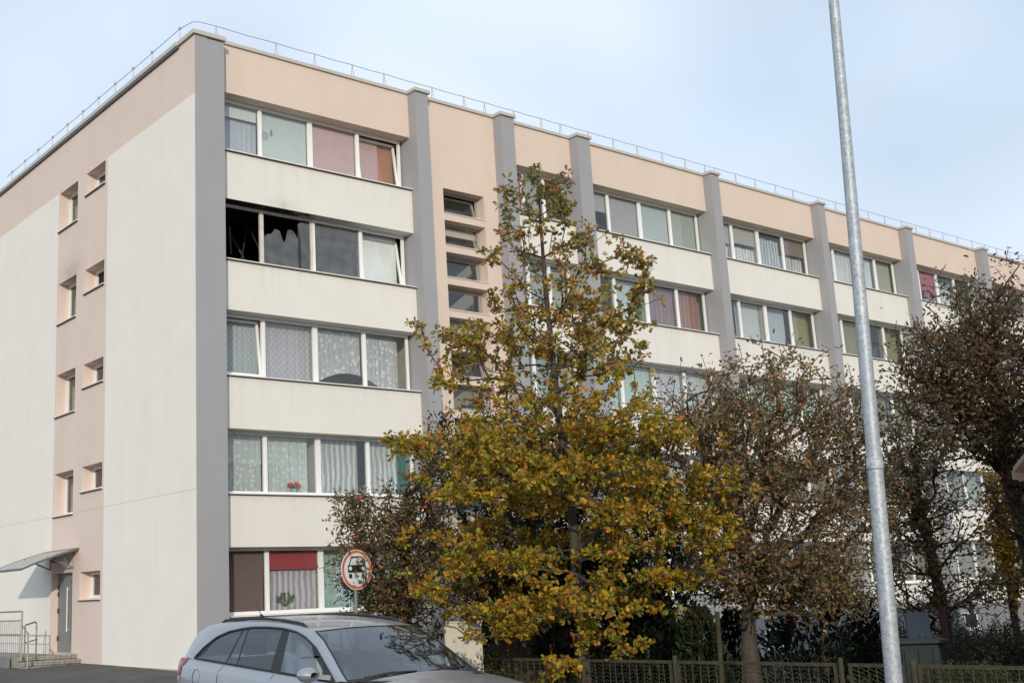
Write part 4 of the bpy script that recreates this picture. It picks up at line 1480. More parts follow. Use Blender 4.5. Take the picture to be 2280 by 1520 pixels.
# ------------------------------------------------------------------ switch cabinet
CBC = Vector((0.93, -8.02, 0))
cab = thing('utility_cabinet', 'beige steel utility cabinet beside the end of the garden fence', 'utility cabinet', (CBC.x, CBC.y, -2.0), math.radians(-37))
CMX = Matrix.Translation((CBC.x, CBC.y, 0)) @ Matrix.Rotation(math.radians(-37), 4, 'Z')
MB().box((-.325, 0, -2.0), (.325, .30, -.555), CMX).build('body', M['cabinet'], cab, bevel=.006)
MB().box((-.345, -.02, -.553), (.345, .32, -.525), CMX).build('lid', M['cabinet'], cab, bevel=.005)
for a_, b_ in ((-.315, -.005), (.005, .315)):
    MB().box((a_, -.012, -1.85), (b_, -.001, -.575), CMX).build('door', M['cabinet'], cab, bevel=.003)
q = MB()
wt = [(-.19, -.88), (-.13, -.88), (-.16, -.815)]
q.tube([CMX @ Vector((u, -.014, v)) for u, v in wt + wt[:1]], .0045, 4)
q.tube([CMX @ Vector((-.16, -.014, -.842)), CMX @ Vector((-.163, -.014, -.866))], .003, 4)
q.build('warning_mark', M['blackm'], cab)
MB().tube([CMX @ Vector((-.035, -.012, -.85)), CMX @ Vector((-.035, -.022, -.85))], .012, 8).build('lock', M['blackm'], cab)

# ------------------------------------------------------------------ garden fence and gate
FT = -1.15
fa, fb = Vector((1.389, -9.767, 0)), Vector((2.002, -15.607, 0))
def fpt(y):
    t = (y - fa.y) / (fb.y - fa.y)
    return fa.x + (fb.x - fa.x) * t
def bar_mesh(h, sp, dirv, diag=False):
    """one fence bar with its herringbone of short slanted wires"""
    k = ('bar', round(h, 2), round(sp, 3), diag)
    if k in MESH:
        return MESH[k]
    q = MB()
    d = Vector((dirv.x, dirv.y, 0)).normalized()
    q.tube([(0, 0, 0), (0, 0, h)], .008, 4)
    n = int(h / .058)
    for i in range(n):
        z = .03 + i * .058
        for s in (-1, 1):
            if diag and s > 0:
                continue
            q.tube([(0, 0, z), d * (s * sp * (.5 if not diag else 1)) + Vector((0, 0, z + (.04 if not diag else .07)))], .0055, 3, cap=False)
    MESH[k] = q.mesh('bar', M['fence'])
    return MESH[k]
def fence_run(root, y0, y1, gate=False):
    """one framed panel from y0 down to y1 (towards the camera)"""
    base = FT - 0.98
    y0 -= .05
    y1 += .05
    n = max(2, round(abs(y1 - y0) / .131))
    pan = bpy.data.objects.new('panel', None)
    COL.objects.link(pan)
    pan.location = (fpt((y0 + y1) / 2), (y0 + y1) / 2, base)
    attach(pan, root)
    q = MB()
    p0, p1 = Vector((fpt(y0), y0, 0)), Vector((fpt(y1), y1, 0))
    d = (p1 - p0).normalized()
    nrm = Vector((-d.y, d.x, 0))
    tw = .018
    for za, zb in ((FT - .045, FT), (base + .05, base + .09)):
        q.prism([p0 - nrm * tw + Vector((0, 0, za)), p1 - nrm * tw + Vector((0, 0, za)), p1 - nrm * tw + Vector((0, 0, zb)), p0 - nrm * tw + Vector((0, 0, zb))], nrm * 2 * tw)
    for p, s in ((p0, 1), (p1, -1)):
        a_ = p + d * s * .002
        q.prism([a_ - nrm * tw + Vector((0, 0, base + .09)), a_ + d * s * .04 - nrm * tw + Vector((0, 0, base + .09)), a_ + d * s * .04 - nrm * tw + Vector((0, 0, FT - .045)), a_ - nrm * tw + Vector((0, 0, FT - .045))], nrm * 2 * tw)
    q.build('frame', M['rust'], pan)
    sp = (y1 - y0) / n
    bm_ = bar_mesh(.85, abs(sp), d, gate)
    for i in range(1, n):
        y = y0 + sp * i
        place('bar', bm_, pan, (fpt(y) + random.uniform(-.004, .004), y, base + .085), (random.gauss(0, .012), random.gauss(0, .01), random.gauss(0, .10)))
def fence_post(root, y, r=.035, top=.07, m_='rust'):
    q = MB()
    jx, jy = random.gauss(0, .012), random.gauss(0, .008)
    q.tube([(fpt(y), y, FT - 1.15), (fpt(y) + jx, y + jy, FT + top - .02), (fpt(y) + jx, y + jy, FT + top)], [r, r, r * .6], 10)
    return q.build('post', M[m_], root, smooth=False)
fn = thing('garden_fence', 'weathered herringbone wire fence running left from the gate', 'fence', (fpt(-11), -11, -2.15))
ysf = [-8.05, -9.767, -12.04, -14.64]
for a_, b_ in zip(ysf[:-1], ysf[1:]):
    fence_run(fn, a_, b_)
for y in ysf[1:]:
    fence_post(fn, y, m_='fence' if y > -14 else 'rust')
fg = thing('garden_gate', 'narrow wire gate with slanting bars between two rusty posts', 'gate', (fpt(-15.15), -15.15, -2.15))
fence_run(fg, -14.71, -15.56, True)
fn2 = thing('garden_fence', 'weathered herringbone wire fence running right from the gate', 'fence', (fpt(-17), -17, -2.15))
ysf = [-15.63, -18.0, -20.4]
for a_, b_ in zip(ysf[:-1], ysf[1:]):
    fence_run(fn2, a_, b_)
for y in ysf:
    fence_post(fn2, y, .045, .055, 'rust')

# ------------------------------------------------------------------ shed roof at the right edge, boards, bin, stakes
shd = thing('neighbour_house', 'house with brown seamed metal roof, only its eave corner showing at the right edge', 'house', (10, -21.5, -2.2))
SRF = mat('brown_roof_metal', (0.16, 0.115, 0.115), 0.45, 0.2, var=0.1)
WD = mat('dark_boards', (0.06, 0.042, 0.03), 0.9, var=0.4, vscale=4, bump=.5, stretch=(8, 8, 1))
EC = Vector((3.66, -16.46, 1.27))
RUN, RISE = 4.9, 4.7
for k in range(26):
    x0 = EC.x + k * .5
    for sgn in (1, -1):
        q = MB()
        y0 = EC.y if sgn > 0 else EC.y - 2 * RUN
        q.prism([(x0, y0, EC.z), (x0 + .49, y0, EC.z), (x0 + .49, y0, EC.z + .03), (x0, y0, EC.z + .03)], (0, -RUN * sgn, RISE))
        q.prism([(x0, y0, EC.z + .03), (x0 + .03, y0, EC.z + .03), (x0 + .03, y0, EC.z + .065), (x0, y0, EC.z + .065)], (0, -RUN * sgn, RISE))
        q.build('roof_sheet', SRF, shd)
MB().box((EC.x, EC.y + .002, EC.z - .10), (EC.x + 13, EC.y + .025, EC.z + .02)).build('fascia', SRF, shd)
yb_ = EC.y - .5
yf_ = EC.y - 2 * RUN + .5
hw = mat('house_render', (0.32, 0.29, 0.24), 0.9, var=.06)
MB().prism([(EC.x + .4, yb_, -2.5), (EC.x + .4, yf_, -2.5), (EC.x + .4, yf_, EC.z + .38), (EC.x + .4, EC.y - RUN, EC.z + RISE - .12), (EC.x + .4, yb_, EC.z + .38)], (12.2, 0, 0)).build('wall', hw, shd)

lean = thing('board_screen', 'old dark brown board screen standing behind the oak', 'wooden screen', (3.2, -7.2, -2.2))
for k in range(7):
    x0 = 2.45 + k * .21
    y0 = -7.05 - k * .16
    Rm = Matrix.Translation((x0, y0, 0)) @ Matrix.Rotation(math.radians(-37), 4, 'Z')
    MB().box((-.02, (k % 2) * .032, -2.4), (.30, (k % 2) * .032 + .03, -.25 - .06 * (k % 3)), Rm).build('board', WD, lean)
MB().box((0, 0, 0), (1.9, .06, .08), Matrix.Translation((2.45, -7.08, -1.3)) @ Matrix.Rotation(math.radians(-37), 4, 'Z')).build('rail', WD, lean)
cmp_ = thing('compost_bin', 'dark green lidded garden bin right of the lamp pole', 'garden bin', (6.75, -13.02, -2.35))
GB = mat('dark_green_plastic', (0.006, 0.015, 0.013), 0.7)
Rm = Matrix.Translation((6.75, -13.02, 0)) @ Matrix.Rotation(math.radians(-50), 4, 'Z')
MB().prism([Rm @ Vector(p) for p in ((-.36, -.3, -2.4), (.36, -.3, -2.4), (.36, .3, -2.4), (-.36, .3, -2.4))], (0, 0, 1.22)).build('body', GB, cmp_, bevel=.03)
MB().box((-.42, -.36, -1.17), (.42, .36, -1.10), Rm).build('lid', mat('grey_green_lid', (0.016, 0.024, 0.021), 0.7), cmp_, bevel=.02)
for k in range(3):
    MB().box((-.30 + .22 * k, -.325, -2.2), (-.14 + .22 * k, -.302, -1.25), Rm).build('rib', GB, cmp_)
RD = mat('red_brown_post', (0.10, 0.035, 0.028), 0.8)
tag(MB().tube([(8.4, -12.6, -2.4), (8.4, -12.6, -.62)], .06, 8).build('wooden_post', RD), 'red-brown square-topped post behind the green bin', 'post')
tag(MB().tube([(4.06, -10.95, -2.3), (4.10, -10.98, -.52)], [.042, .04], 8).build('wooden_stake', mat('mossy_wood', (0.05, 0.045, 0.022), 0.9, var=.3)), 'mossy greenish stake beside the thick apple trunk', 'post')
tag(MB().box((8.9, -11.6, -2.4), (9.7, -11.56, -.75), Matrix.Rotation(0, 4, 'Z')).build('metal_sheet', mat('blue_grey_sheet', (0.22, 0.25, 0.30), 0.6)), 'blue-grey upright sheet behind the green bin', 'sheet')

# ------------------------------------------------------------------ vegetation
def grow(trunk, tips, alpha=0.35, seg=0.28, seed=0, wig=0.05, lift=0.1):
    """joins every tip to the nearest suitable point of the growing tree; returns nodes, parent index, tip node ids"""
    rs = np.random.default_rng(seed)
    cap = len(trunk) + len(tips) * 14
    P = np.zeros((cap, 3))
    Lp = np.zeros(cap)
    par = np.full(cap, -1)
    n = 0
    for i, p in enumerate(trunk):
        P[n] = p
        par[n] = n - 1
        Lp[n] = 0 if i == 0 else Lp[n - 1] + np.linalg.norm(P[n] - P[n - 1])
        n += 1
    T = np.array(tips)
    tr = np.array(trunk)
    d0 = np.min(np.linalg.norm(T[:, None] - tr[None], axis=2), axis=1)
    tipid = []
    start = max(1, int(len(trunk) * 0.25))
    for t in T[np.argsort(d0)]:
        v = t - P[start:n]
        dist = np.linalg.norm(v, axis=1)
        cost = dist + alpha * Lp[start:n] + 0.9 * np.maximum(0, -v[:, 2]) + 0.15 * np.abs(v[:, 2])
        j = int(np.argmin(cost)) + start
        dd = np.linalg.norm(t - P[j])
        k = max(1, min(12, int(dd / seg)))
        a = P[j].copy()
        prev = j
        side = rs.normal(0, wig, 3) * dd
        side[2] += lift * dd
        for s in range(1, k + 1):
            u = s / k
            q = a + (t - a) * u + side * math.sin(math.pi * u)
            P[n] = q
            par[n] = prev
            Lp[n] = Lp[prev] + np.linalg.norm(q - P[prev])
            prev = n
            n += 1
        tipid.append(prev)
    return P[:n], par[:n], np.array(tipid), len(trunk)

def limb_mesh(name, P, par, tipid, ntr, r_tip, r_base, material, power=0.5, sides=5, trunk_r=None):
    n = len(P)
    cnt = np.zeros(n)
    cnt[tipid] += 1
    for i in range(n - 1, 0, -1):
        if par[i] >= 0:
            cnt[par[i]] += cnt[i]
    cnt = np.maximum(cnt, 1)
    r = r_tip * cnt ** power
    r = np.minimum(r, r_base)
    if trunk_r is not None:
        r[:ntr] = np.maximum(r[:ntr], trunk_r)
    idx = np.arange(1, n)
    a, b = P[par[idx]], P[idx]
    ra = np.minimum(r[par[idx]], r[idx] * 1.35)
    ra[:ntr - 1] = r[par[idx]][:ntr - 1]
    rb = r[idx]
    d = b - a
    ln = np.linalg.norm(d, axis=1, keepdims=True)
    d = d / np.maximum(ln, 1e-6)
    b = b + d * np.minimum(rb[:, None] * .5, .02)
    ref = np.where(np.abs(d[:, 2:3]) < 0.9, np.array([[0, 0, 1.0]]), np.array([[1.0, 0, 0]]))
    u = np.cross(d, ref)
    u /= np.linalg.norm(u, axis=1, keepdims=True)
    v = np.cross(d, u)
    V = []
    for k in range(sides):
        t = 2 * math.pi * k / sides
        o = u * math.cos(t) + v * math.sin(t)
        V.append(a + o * ra[:, None])
        V.append(b + o * rb[:, None])
    V = np.stack(V, axis=1)            # edges, 2*sides, 3
    m_ = len(idx)
    F = []
    for k in range(sides):
        k2 = (k + 1) % sides
        F.append(np.array([2 * k, 2 * k2, 2 * k2 + 1, 2 * k + 1]))
    F = np.array(F)
    faces = (F[None] + (np.arange(m_) * 2 * sides)[:, None, None]).reshape(-1, 4)
    return np_mesh(name, V.reshape(-1, 3), faces, material, smooth=True)

def np_mesh(name, V, F, material, colours=None, smooth=False):
    me = bpy.data.meshes.new(name)
    nv, nf, k = len(V), len(F), F.shape[1]
    me.vertices.add(nv)
    me.vertices.foreach_set('co', V.astype(np.float32).ravel())
    me.loops.add(nf * k)
    me.loops.foreach_set('vertex_index', F.astype(np.int32).ravel())
    me.polygons.add(nf)
    me.polygons.foreach_set('loop_start', (np.arange(nf) * k).astype(np.int32))
    me.polygons.foreach_set('loop_total', np.full(nf, k, np.int32))
    if smooth:
        me.polygons.foreach_set('use_smooth', np.ones(nf, bool))
    me.materials.append(material)
    if colours is not None:
        at = me.attributes.new('leaf_colour', 'FLOAT_COLOR', 'POINT')
        at.data.foreach_set('color', np.hstack([colours, np.ones((nv, 1))]).astype(np.float32).ravel())
    me.update()
    me.validate()
    return me

OAK_T = (np.array([[0, 0, 0], [.20, .10, .02], [.30, .22, .03], [.44, .15, .03], [.58, .33, .02], [.72, .22, .02], [.88, .30, -.02], [1.0, .10, -.05], [1.0, -.10, -.05],
                   [.88, -.30, -.02], [.72, -.22, .02], [.58, -.33, .02], [.44, -.15, .03], [.30, -.22, .03], [.20, -.10, .02], [.55, 0, -.04]]),
         np.array([[0, 15, 2, 1], [15, 4, 3, 2], [15, 6, 5, 4], [15, 8, 7, 6], [15, 10, 9, 8], [15, 12, 11, 10], [15, 14, 13, 12], [0, 14, 15, 0]]))
OVAL_T = (np.array([[0, 0, 0], [.3, .2, .03], [.7, .19, .0], [1.0, 0, -.08], [.7, -.19, .0], [.3, -.2, .03], [.5, 0, -.06]]),
          np.array([[0, 6, 2, 1], [6, 3, 3, 2], [6, 4, 4, 3], [0, 5, 4, 6]]))
OVAL_T = (OVAL_T[0], np.array([[0, 6, 2, 1], [6, 3, 2, 6], [0, 5, 4, 6], [6, 4, 3, 6]])[:, :])
DIAM_T = (np.array([[0, 0, 0], [.5, .24, .04], [1.0, 0, -.06], [.5, -.24, .04]]), np.array([[0, 3, 2, 1]]))
CURL_T = (np.array([[0, 0, 0], [.35, .2, .08], [.4, 0, -.03], [.35, -.2, .08], [.75, .16, .02], [.8, 0, -.12], [.75, -.16, .02], [1.0, 0, -.25]]),
          np.array([[0, 2, 1, 0], [2, 5, 4, 1], [0, 3, 2, 0], [3, 6, 5, 2], [5, 7, 4, 5], [6, 7, 5, 6]]))

def leaf_transforms(pos, out, size, seed, droop=0.4, spread=1.0):
    rs = np.random.default_rng(seed)
    n = len(pos)
    t = out + rs.normal(0, spread, (n, 3))
    t[:, 2] -= droop
    t /= np.linalg.norm(t, axis=1, keepdims=True)
    r = rs.normal(0, 1, (n, 3))
    r[:, 2] += 0.9
    b = np.cross(t, r)
    b /= np.linalg.norm(b, axis=1, keepdims=True)
    nn = np.cross(t, b)
    return t, b, nn

def leaves_mesh(name, pos, out, size, template, colours, seed, material=None, droop=0.4, spread=1.0, tr=None):
    tv, tf = template
    t, b, nn = tr if tr is not None else leaf_transforms(pos, out, size, seed, droop, spread)
    V = pos[:, None] + size[:, None, None] * (tv[None, :, 0:1] * t[:, None] + tv[None, :, 1:2] * b[:, None] + tv[None, :, 2:3] * nn[:, None])
    k = len(tv)
    quads = tf
    F = (quads[None] + (np.arange(len(pos)) * k)[:, None, None]).reshape(-1, quads.shape[1])
    C = np.repeat(colours, k, axis=0)
    # split degenerate quads into triangles
    if quads.shape[1] == 4 and any(len(set(q)) < 4 for q in quads.tolist()):
        tri = []
        for q in quads.tolist():
            u = []
            for i in q:
                if i not in u:
                    u.append(i)
            if len(u) == 3:
                tri.append(u)
            else:
                tri += [[u[0], u[1], u[2]], [u[0], u[2], u[3]]]
        tri = np.array(tri)
        F = (tri[None] + (np.arange(len(pos)) * k)[:, None, None]).reshape(-1, 3)
    return np_mesh(name, V.reshape(-1, 3), F, material or M['leaf'], C)

def palette(n, cols, seed, jit=0.18):
    """cols: list of (weight, rgb)"""
    rs = np.random.default_rng(seed)
    w_ = np.array([c[0] for c in cols], float)
    w_ /= w_.sum()
    base = np.array([c[1] for c in cols])[rs.choice(len(cols), n, p=w_)]
    return np.clip(base * (1 + rs.normal(0, jit, (n, 1))) * (1 + rs.normal(0, jit * .4, (n, 3))), 0.004, 1)

def around_tips(P, par, tipid, per, rad, seed, back=3):
    """leaf positions strung along the last pieces of every twig"""
    rs = np.random.default_rng(seed)
    pos, out, own = [], [], []
    for ti, i in enumerate(tipid):
        chain = [i]
        while len(chain) < back and par[chain[-1]] > 0:
            chain.append(par[chain[-1]])
        pts_ = P[chain]
        d = pts_[0] - pts_[-1] if len(chain) > 1 else np.array([0, 0, 1.0])
        d = d / (np.linalg.norm(d) + 1e-6)
        k = max(1, int(rs.poisson(per)))
        s = rs.random(k) ** 1.5 * (len(chain) - 1)
        j = np.minimum(s.astype(int), len(chain) - 2 if len(chain) > 1 else 0)
        f = (s - j)[:, None]
        q = pts_[j] * (1 - f) + pts_[np.minimum(j + 1, len(chain) - 1)] * f
        pos.append(q + rs.normal(0, rad, (k, 3)))
        out.append(np.repeat(d[None] * .8, k, axis=0))
        own.append(np.full(k, ti))
    return np.vstack(pos), np.vstack(out), np.concatenate(own)

def in_blobs(n, blobs, seed, shell=0.0):
    """random points in a union of ellipsoids (centre, radii, weight)"""
    rs = np.random.default_rng(seed)
    w_ = np.array([b[2] for b in blobs], float)
    w_ /= w_.sum()
    ch = rs.choice(len(blobs), n, p=w_)
    d = rs.normal(0, 1, (n, 3))
    d /= np.linalg.norm(d, axis=1, keepdims=True)
    rr = np.minimum(1.45, np.linalg.norm(rs.normal(0, .52, (n, 3)), axis=1))
    c = np.array([b[0] for b in blobs])[ch]
    r = np.array([b[1] for b in blobs])[ch]
    return c + d * r * rr[:, None]

def poly_trunk(pts, n=10):
    pts = np.array(pts, float)
    t = np.linspace(0, len(pts) - 1, n)
    i = np.minimum(t.astype(int), len(pts) - 2)
    f = (t - i)[:, None]
    return pts[i] * (1 - f) + pts[i + 1] * f

VIEW_R = np.array([rt.x, rt.y, 0.0])            # horizontal, across the view
VIEW_D = np.array([sy_, cy_, 0.0])              # horizontal, along the view

# ---- the oak
OB = np.array([2.08, -9.76, -2.2])
oak = thing('oak_tree', 'slender young oak with yellow-green and rust lobed leaves', 'tree', tuple(OB))
axis_pts = [OB, OB + [-.02, 0, 1.2], OB + np.array([-.22, -.16, 3.2]), OB + np.array([-.62, -.38, 5.4]), OB + np.array([-.95, -.62, 7.3]), OB + np.array([-1.22, -.88, 9.0])]
trk = poly_trunk(axis_pts, 26)
rs = np.random.default_rng(5)
def oak_axis(z):
    zz = [p[2] for p in axis_pts]
    return np.array([np.interp(z, zz, [p[0] for p in axis_pts]), np.interp(z, zz, [p[1] for p in axis_pts]), z])
RZ = [(-1.35, 0.3), (-.9, .8), (-.5, 1.6), (0, 2.35), (.75, 2.65), (1.5, 2.55), (2.25, 2.35), (2.7, 2.1), (3.2, 1.95), (4.2, 1.7), (5.2, 1.25), (6.0, .95), (6.6, .6), (7.0, .15)]
def oak_r(z):
    return float(np.interp(z, [p[0] for p in RZ], [p[1] for p in RZ]))
tips = []
# tiers: flat sprays of foliage on the lower, fuller half
tier_n = 0
while tier_n < 108:
    z = rs.choice([-.25, .15, .6, 1.05, 1.5, 1.95, 2.4]) + rs.normal(0, .09)
    R_ = oak_r(z)
    th = rs.uniform(0, 2 * math.pi)
    rr = R_ * math.sqrt(rs.uniform(.10, 1.0))
    c = oak_axis(z) + np.array([math.cos(th) * rr, math.sin(th) * rr, 0])
    k = int(rs.integers(7, 14))
    L_ = rs.normal(0, 1, (k, 3)) * np.array([.26, .26, .07])
    rad = np.array([math.cos(th), math.sin(th), 0])
    L_ += rad[None] * rs.normal(0, .22, (k, 1))
    L_[:, 2] -= .25 * (np.abs(L_[:, 0]) + np.abs(L_[:, 1])) * .5
    tips += list(c + L_)
    tier_n += 1
# airy upper half: ascending sprays
for k in range(1750):
    z = 2.3 + 4.5 * rs.random()
    R_ = oak_r(z)
    if rs.random() > (R_ / 2.1) ** 2.3:
        continue
    if math.sin(z * 3.1 + 1.0) + math.sin(z * 5.3 + th * 2) + math.sin(th * 3 + z * 1.7) < -.45:       # gaps between the boughs
        continue
    th = rs.uniform(0, 2 * math.pi)
    rr = R_ * math.sqrt(rs.uniform(.02, 1.0))
    tips.append(oak_axis(z) + np.array([math.cos(th) * rr, math.sin(th) * rr, rs.normal(0, .08)]))
# one long side limb to the right, one low spray in front of the cabinet, twigs at the fence
def spray(c, n, sx_, sz_, dr=(0, 0, 0)):
    for k in range(n):
        tips.append(np.array(c) + VIEW_R * rs.normal(0, sx_) + VIEW_D * rs.normal(0, sx_ * .6) + np.array([0, 0, rs.normal(0, sz_)]))
OC = lambda px, py, d=19.6: np.array(CAM_AT) + d * np.array(m3 @ Vector(((px - 864.3) / 2634.155, -(py - 749.3) / 2634.155, -1)))
for (px, py, n, s1, s2, d_) in ((1195, 408, 6, .06, .11, 19.8), (1255, 425, 5, .06, .11, 19.7), (1130, 430, 5, .08, .12, 19.8), (1400, 560, 9, .13, .12, 19.4), (1420, 640, 10, .16, .14, 19.4), (1370, 720, 9, .16, .13, 19.5), (1440, 590, 5, .07, .1, 19.4), (1330, 590, 6, .12, .1, 19.4), (1005, 770, 10, .18, .13, 19.2), (950, 745, 7, .13, .1, 19.1), (985, 850, 9, .16, .12, 19.2),
                                (900, 985, 10, .14, .09, 19.0), (880, 975, 5, .09, .06, 18.9), (1575, 1060, 16, .22, .12, 19.3), (1540, 1130, 16, .24, .12, 19.3), (1580, 1180, 14, .24, .10, 19.1), (1500, 1280, 10, .22, .09, 19.0), (1605, 1215, 10, .16, .12, 19.0), (960, 1290, 14, .22, .16, 18.6), 
                                (1035, 1400, 3, .08, .05, 18.6), (1200, 1490, 7, .18, .10, 18.4), (1270, 1475, 7, .16, .08, 18.6), (1150, 1400, 8, .22, .07, 18.5), (1350, 1410, 8, .25, .06, 18.6), (1410, 1440, 6, .18, .08, 18.6), (1120, 1420, 6, .1, .12, 18.5), (1295, 1395, 8, .1, .1, 18.9)):
    spray(OC(px, py, d_), n, s1, s2)
tips = np.array(tips)
P, par, tid, ntr = grow(trk, tips, alpha=.30, seg=.22, seed=2, wig=.05, lift=.07)
tr_r = np.interp(np.linspace(0, 1, ntr), [0, .1, .35, .7, 1], [.15, .115, .085, .05, .012])
place('trunk', limb_mesh('trunk', P, par, tid, ntr, .0045, .055, M['bark'], .45, 6, tr_r), oak)
pos, out_, own = [], [], []
rq = np.random.default_rng(3)
for ti, i in enumerate(tid):
    d_tw = P[i] - P[par[i]]
    d_tw = d_tw / (np.linalg.norm(d_tw) + 1e-6)
    spots = [P[i]] + [P[i] - d_tw * rq.uniform(.08, .22) + rq.normal(0, .05, 3) for _ in range(int(rq.integers(1, 4)))]
    for c in spots:                                   # leaves sit in rosettes at the ends of the shoots
        k = int(rq.integers(5, 9))
        dd_ = rq.normal(0, 1, (k, 3))
        dd_ += d_tw * .7
        dd_ -= VIEW_D * .25
        dd_ /= np.linalg.norm(dd_, axis=1, keepdims=True)
        pos.append(c + dd_ * rq.uniform(.005, .04, (k, 1)))
        out_.append(dd_ * 2.2)
        own.append(np.full(k, ti))
pos, out_, own = np.vstack(pos), np.vstack(out_), np.concatenate(own)
n = len(pos)
sz = RNG.uniform(.062, .112, n)
hz = np.clip((pos[:, 2] - 2.6) / 3.0, 0, .9)
low = palette(n, [(5, (.44, .32, .03)), (3.4, (.32, .275, .03)), (2.8, (.50, .28, .025)), (1.9, (.44, .17, .028)), (2.2, (.19, .22, .035)), (.6, (.32, .12, .035))], 21)
hi = palette(n, [(3, (.32, .23, .07)), (2.4, (.22, .20, .07)), (2.4, (.36, .21, .06)), (1.4, (.38, .17, .06)), (1.6, (.36, .29, .06))], 22)
tipcol = palette(len(tid), [(1, (1, 1, 1))], 23, .16)[own]
pick = (RNG.random(n) < hz)[:, None]
lc = np.where(pick, hi, low) * tipcol
topg = np.clip((pos[:, 2] - 5.3) / 1.2, 0, 1)[:, None]
lc = lc * (1 - topg * .6) + np.array([[.20, .22, .09]]) * topg * .6
TR = leaf_transforms(pos, out_, sz, 31, .35, .5)
near = np.argsort(((pos - np.array(CAM_AT)) ** 2).sum(1) - 30 * sz)[:300]
rest = np.setdiff1d(np.arange(n), near)
cr_ = place('crown', leaves_mesh('crown', pos[rest], out_[rest], sz[rest], OAK_T, lc[rest], 31, tr=tuple(a_[rest] for a_ in TR)), oak)
cr_['kind'] = 'stuff'
lmesh = []
for c in ((.42, .315, .03), (.32, .28, .03), (.46, .26, .025), (.42, .16, .025), (.20, .22, .035)):
    lmesh.append(leaves_mesh('leaf', np.zeros((1, 3)), np.zeros((1, 3)), np.ones(1), OAK_T, np.array([c]), 1, tr=(np.array([[1., 0, 0]]), np.array([[0, 1., 0]]), np.array([[0, 0, 1.]]))))
for k, i in enumerate(near):
    t_, b_, n_3 = TR[0][i], TR[1][i], TR[2][i]
    o = bpy.data.objects.new('leaf', lmesh[int(RNG.integers(0, 5))])
    COL.objects.link(o)
    mw = Matrix(((t_[0], b_[0], n_3[0], 0), (t_[1], b_[1], n_3[1], 0), (t_[2], b_[2], n_3[2], 0), (0, 0, 0, 1)))
    o.matrix_basis = Matrix.Translation(pos[i]) @ mw @ Matrix.Scale(float(sz[i]), 4)
    attach(o, oak)

# ---- broadleaved neighbours
def broadleaf(name, label, trunk_pts, blobs, ntips, per, leaf, cols, seed, r_tip=.0052, r_base=.12, trunk_r=(.1, .03), alpha=.3, rad=.09, template=None, bark='bark_dark', droop=.5, back=4, extra=None, cat='tree', group=None, wig=.08, spread=.9):
    t = thing(name, label, cat, tuple(trunk_pts[0]), group=group)
    trk = poly_trunk(trunk_pts, 14)
    tips = in_blobs(ntips, blobs, seed, .5)
    if extra is not None:
        tips = np.vstack([tips, extra])
    P, par, tid, ntr = grow(trk, tips, alpha=alpha, seg=.25, seed=seed, wig=wig, lift=.08)
    tr_r = np.linspace(trunk_r[0], trunk_r[1], ntr)
    place('trunk', limb_mesh('trunk', P, par, tid, ntr, r_tip, r_base, M[bark], .5, 5, tr_r), t)
    pos, out_, own = around_tips(P, par, tid, per, rad, seed + 1, back)
    n = len(pos)
    sz = np.random.default_rng(seed).uniform(leaf * .7, leaf * 1.3, n)
    c = palette(n, cols, seed + 2) * palette(len(tid), [(1, (1, 1, 1))], seed + 3, .15)[own]
    cr_ = place('crown', leaves_mesh('crown', pos, out_, sz, template or OVAL_T, c, seed + 4, droop=droop, spread=spread), t)
    cr_['kind'] = 'stuff'
    return t, pos

def at(px, py, d):
    return OC(px, py, d)
def blob(px, py, d, rx, ry, w_, rd=None):
    """ellipsoid whose centre shows at the photograph's pixel; rx, ry in metres across and up, rd along the view"""
    rd = rd or rx
    ex = abs(VIEW_R[0]) * rx + abs(VIEW_D[0]) * rd
    ey = abs(VIEW_R[1]) * rx + abs(VIEW_D[1]) * rd
    return (at(px, py, d), np.array([ex * .75, ey * .75, ry]), w_)

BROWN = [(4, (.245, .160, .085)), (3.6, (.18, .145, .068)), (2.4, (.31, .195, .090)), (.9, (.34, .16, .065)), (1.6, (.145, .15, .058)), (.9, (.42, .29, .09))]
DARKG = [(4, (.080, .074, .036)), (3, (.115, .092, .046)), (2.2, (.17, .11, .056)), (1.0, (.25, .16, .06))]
bz_ = lambda px, py, d, z: np.array([*at(px, py, d)[:2], z])

trees_pos = {}
b0 = bz_(900, 1350, 21.0, -1.9)
_, trees_pos['left'] = broadleaf('apple_bush', 'brown-leaved apple bush behind the round traffic sign', [b0, b0 + [0, 0, .8], b0 + [.1, .1, 1.9], b0 + [.1, .1, 3.2]],
    [blob(905, 1250, 20.8, 1.1, 1.0, 5), blob(840, 1180, 20.6, .7, .55, 2), blob(800, 1120, 20.6, .35, .35, .5), blob(940, 1130, 20.8, .5, .55, 1.6), blob(850, 1340, 20.3, .6, .4, 1.6), blob(970, 1020, 21.2, .3, .55, .8), blob(790, 1260, 20.4, .35, .5, .6)],
    760, 16, .080, BROWN + DARKG, 41, extra=np.array([at(735, 1135, 20.6), at(750, 1150, 20.6), at(770, 1165, 20.6), at(765, 1300, 20.2), at(755, 1330, 20.2), at(785, 1320, 19.9), at(830, 1085, 20.5), at(805, 1095, 20.5), at(790, 1240, 18.8), at(812, 1250, 18.8), at(815, 1275, 18.8), at(808, 1225, 18.8)]), trunk_r=(.07, .02))
b0 = bz_(1190, 1400, 24.5, -2.3)
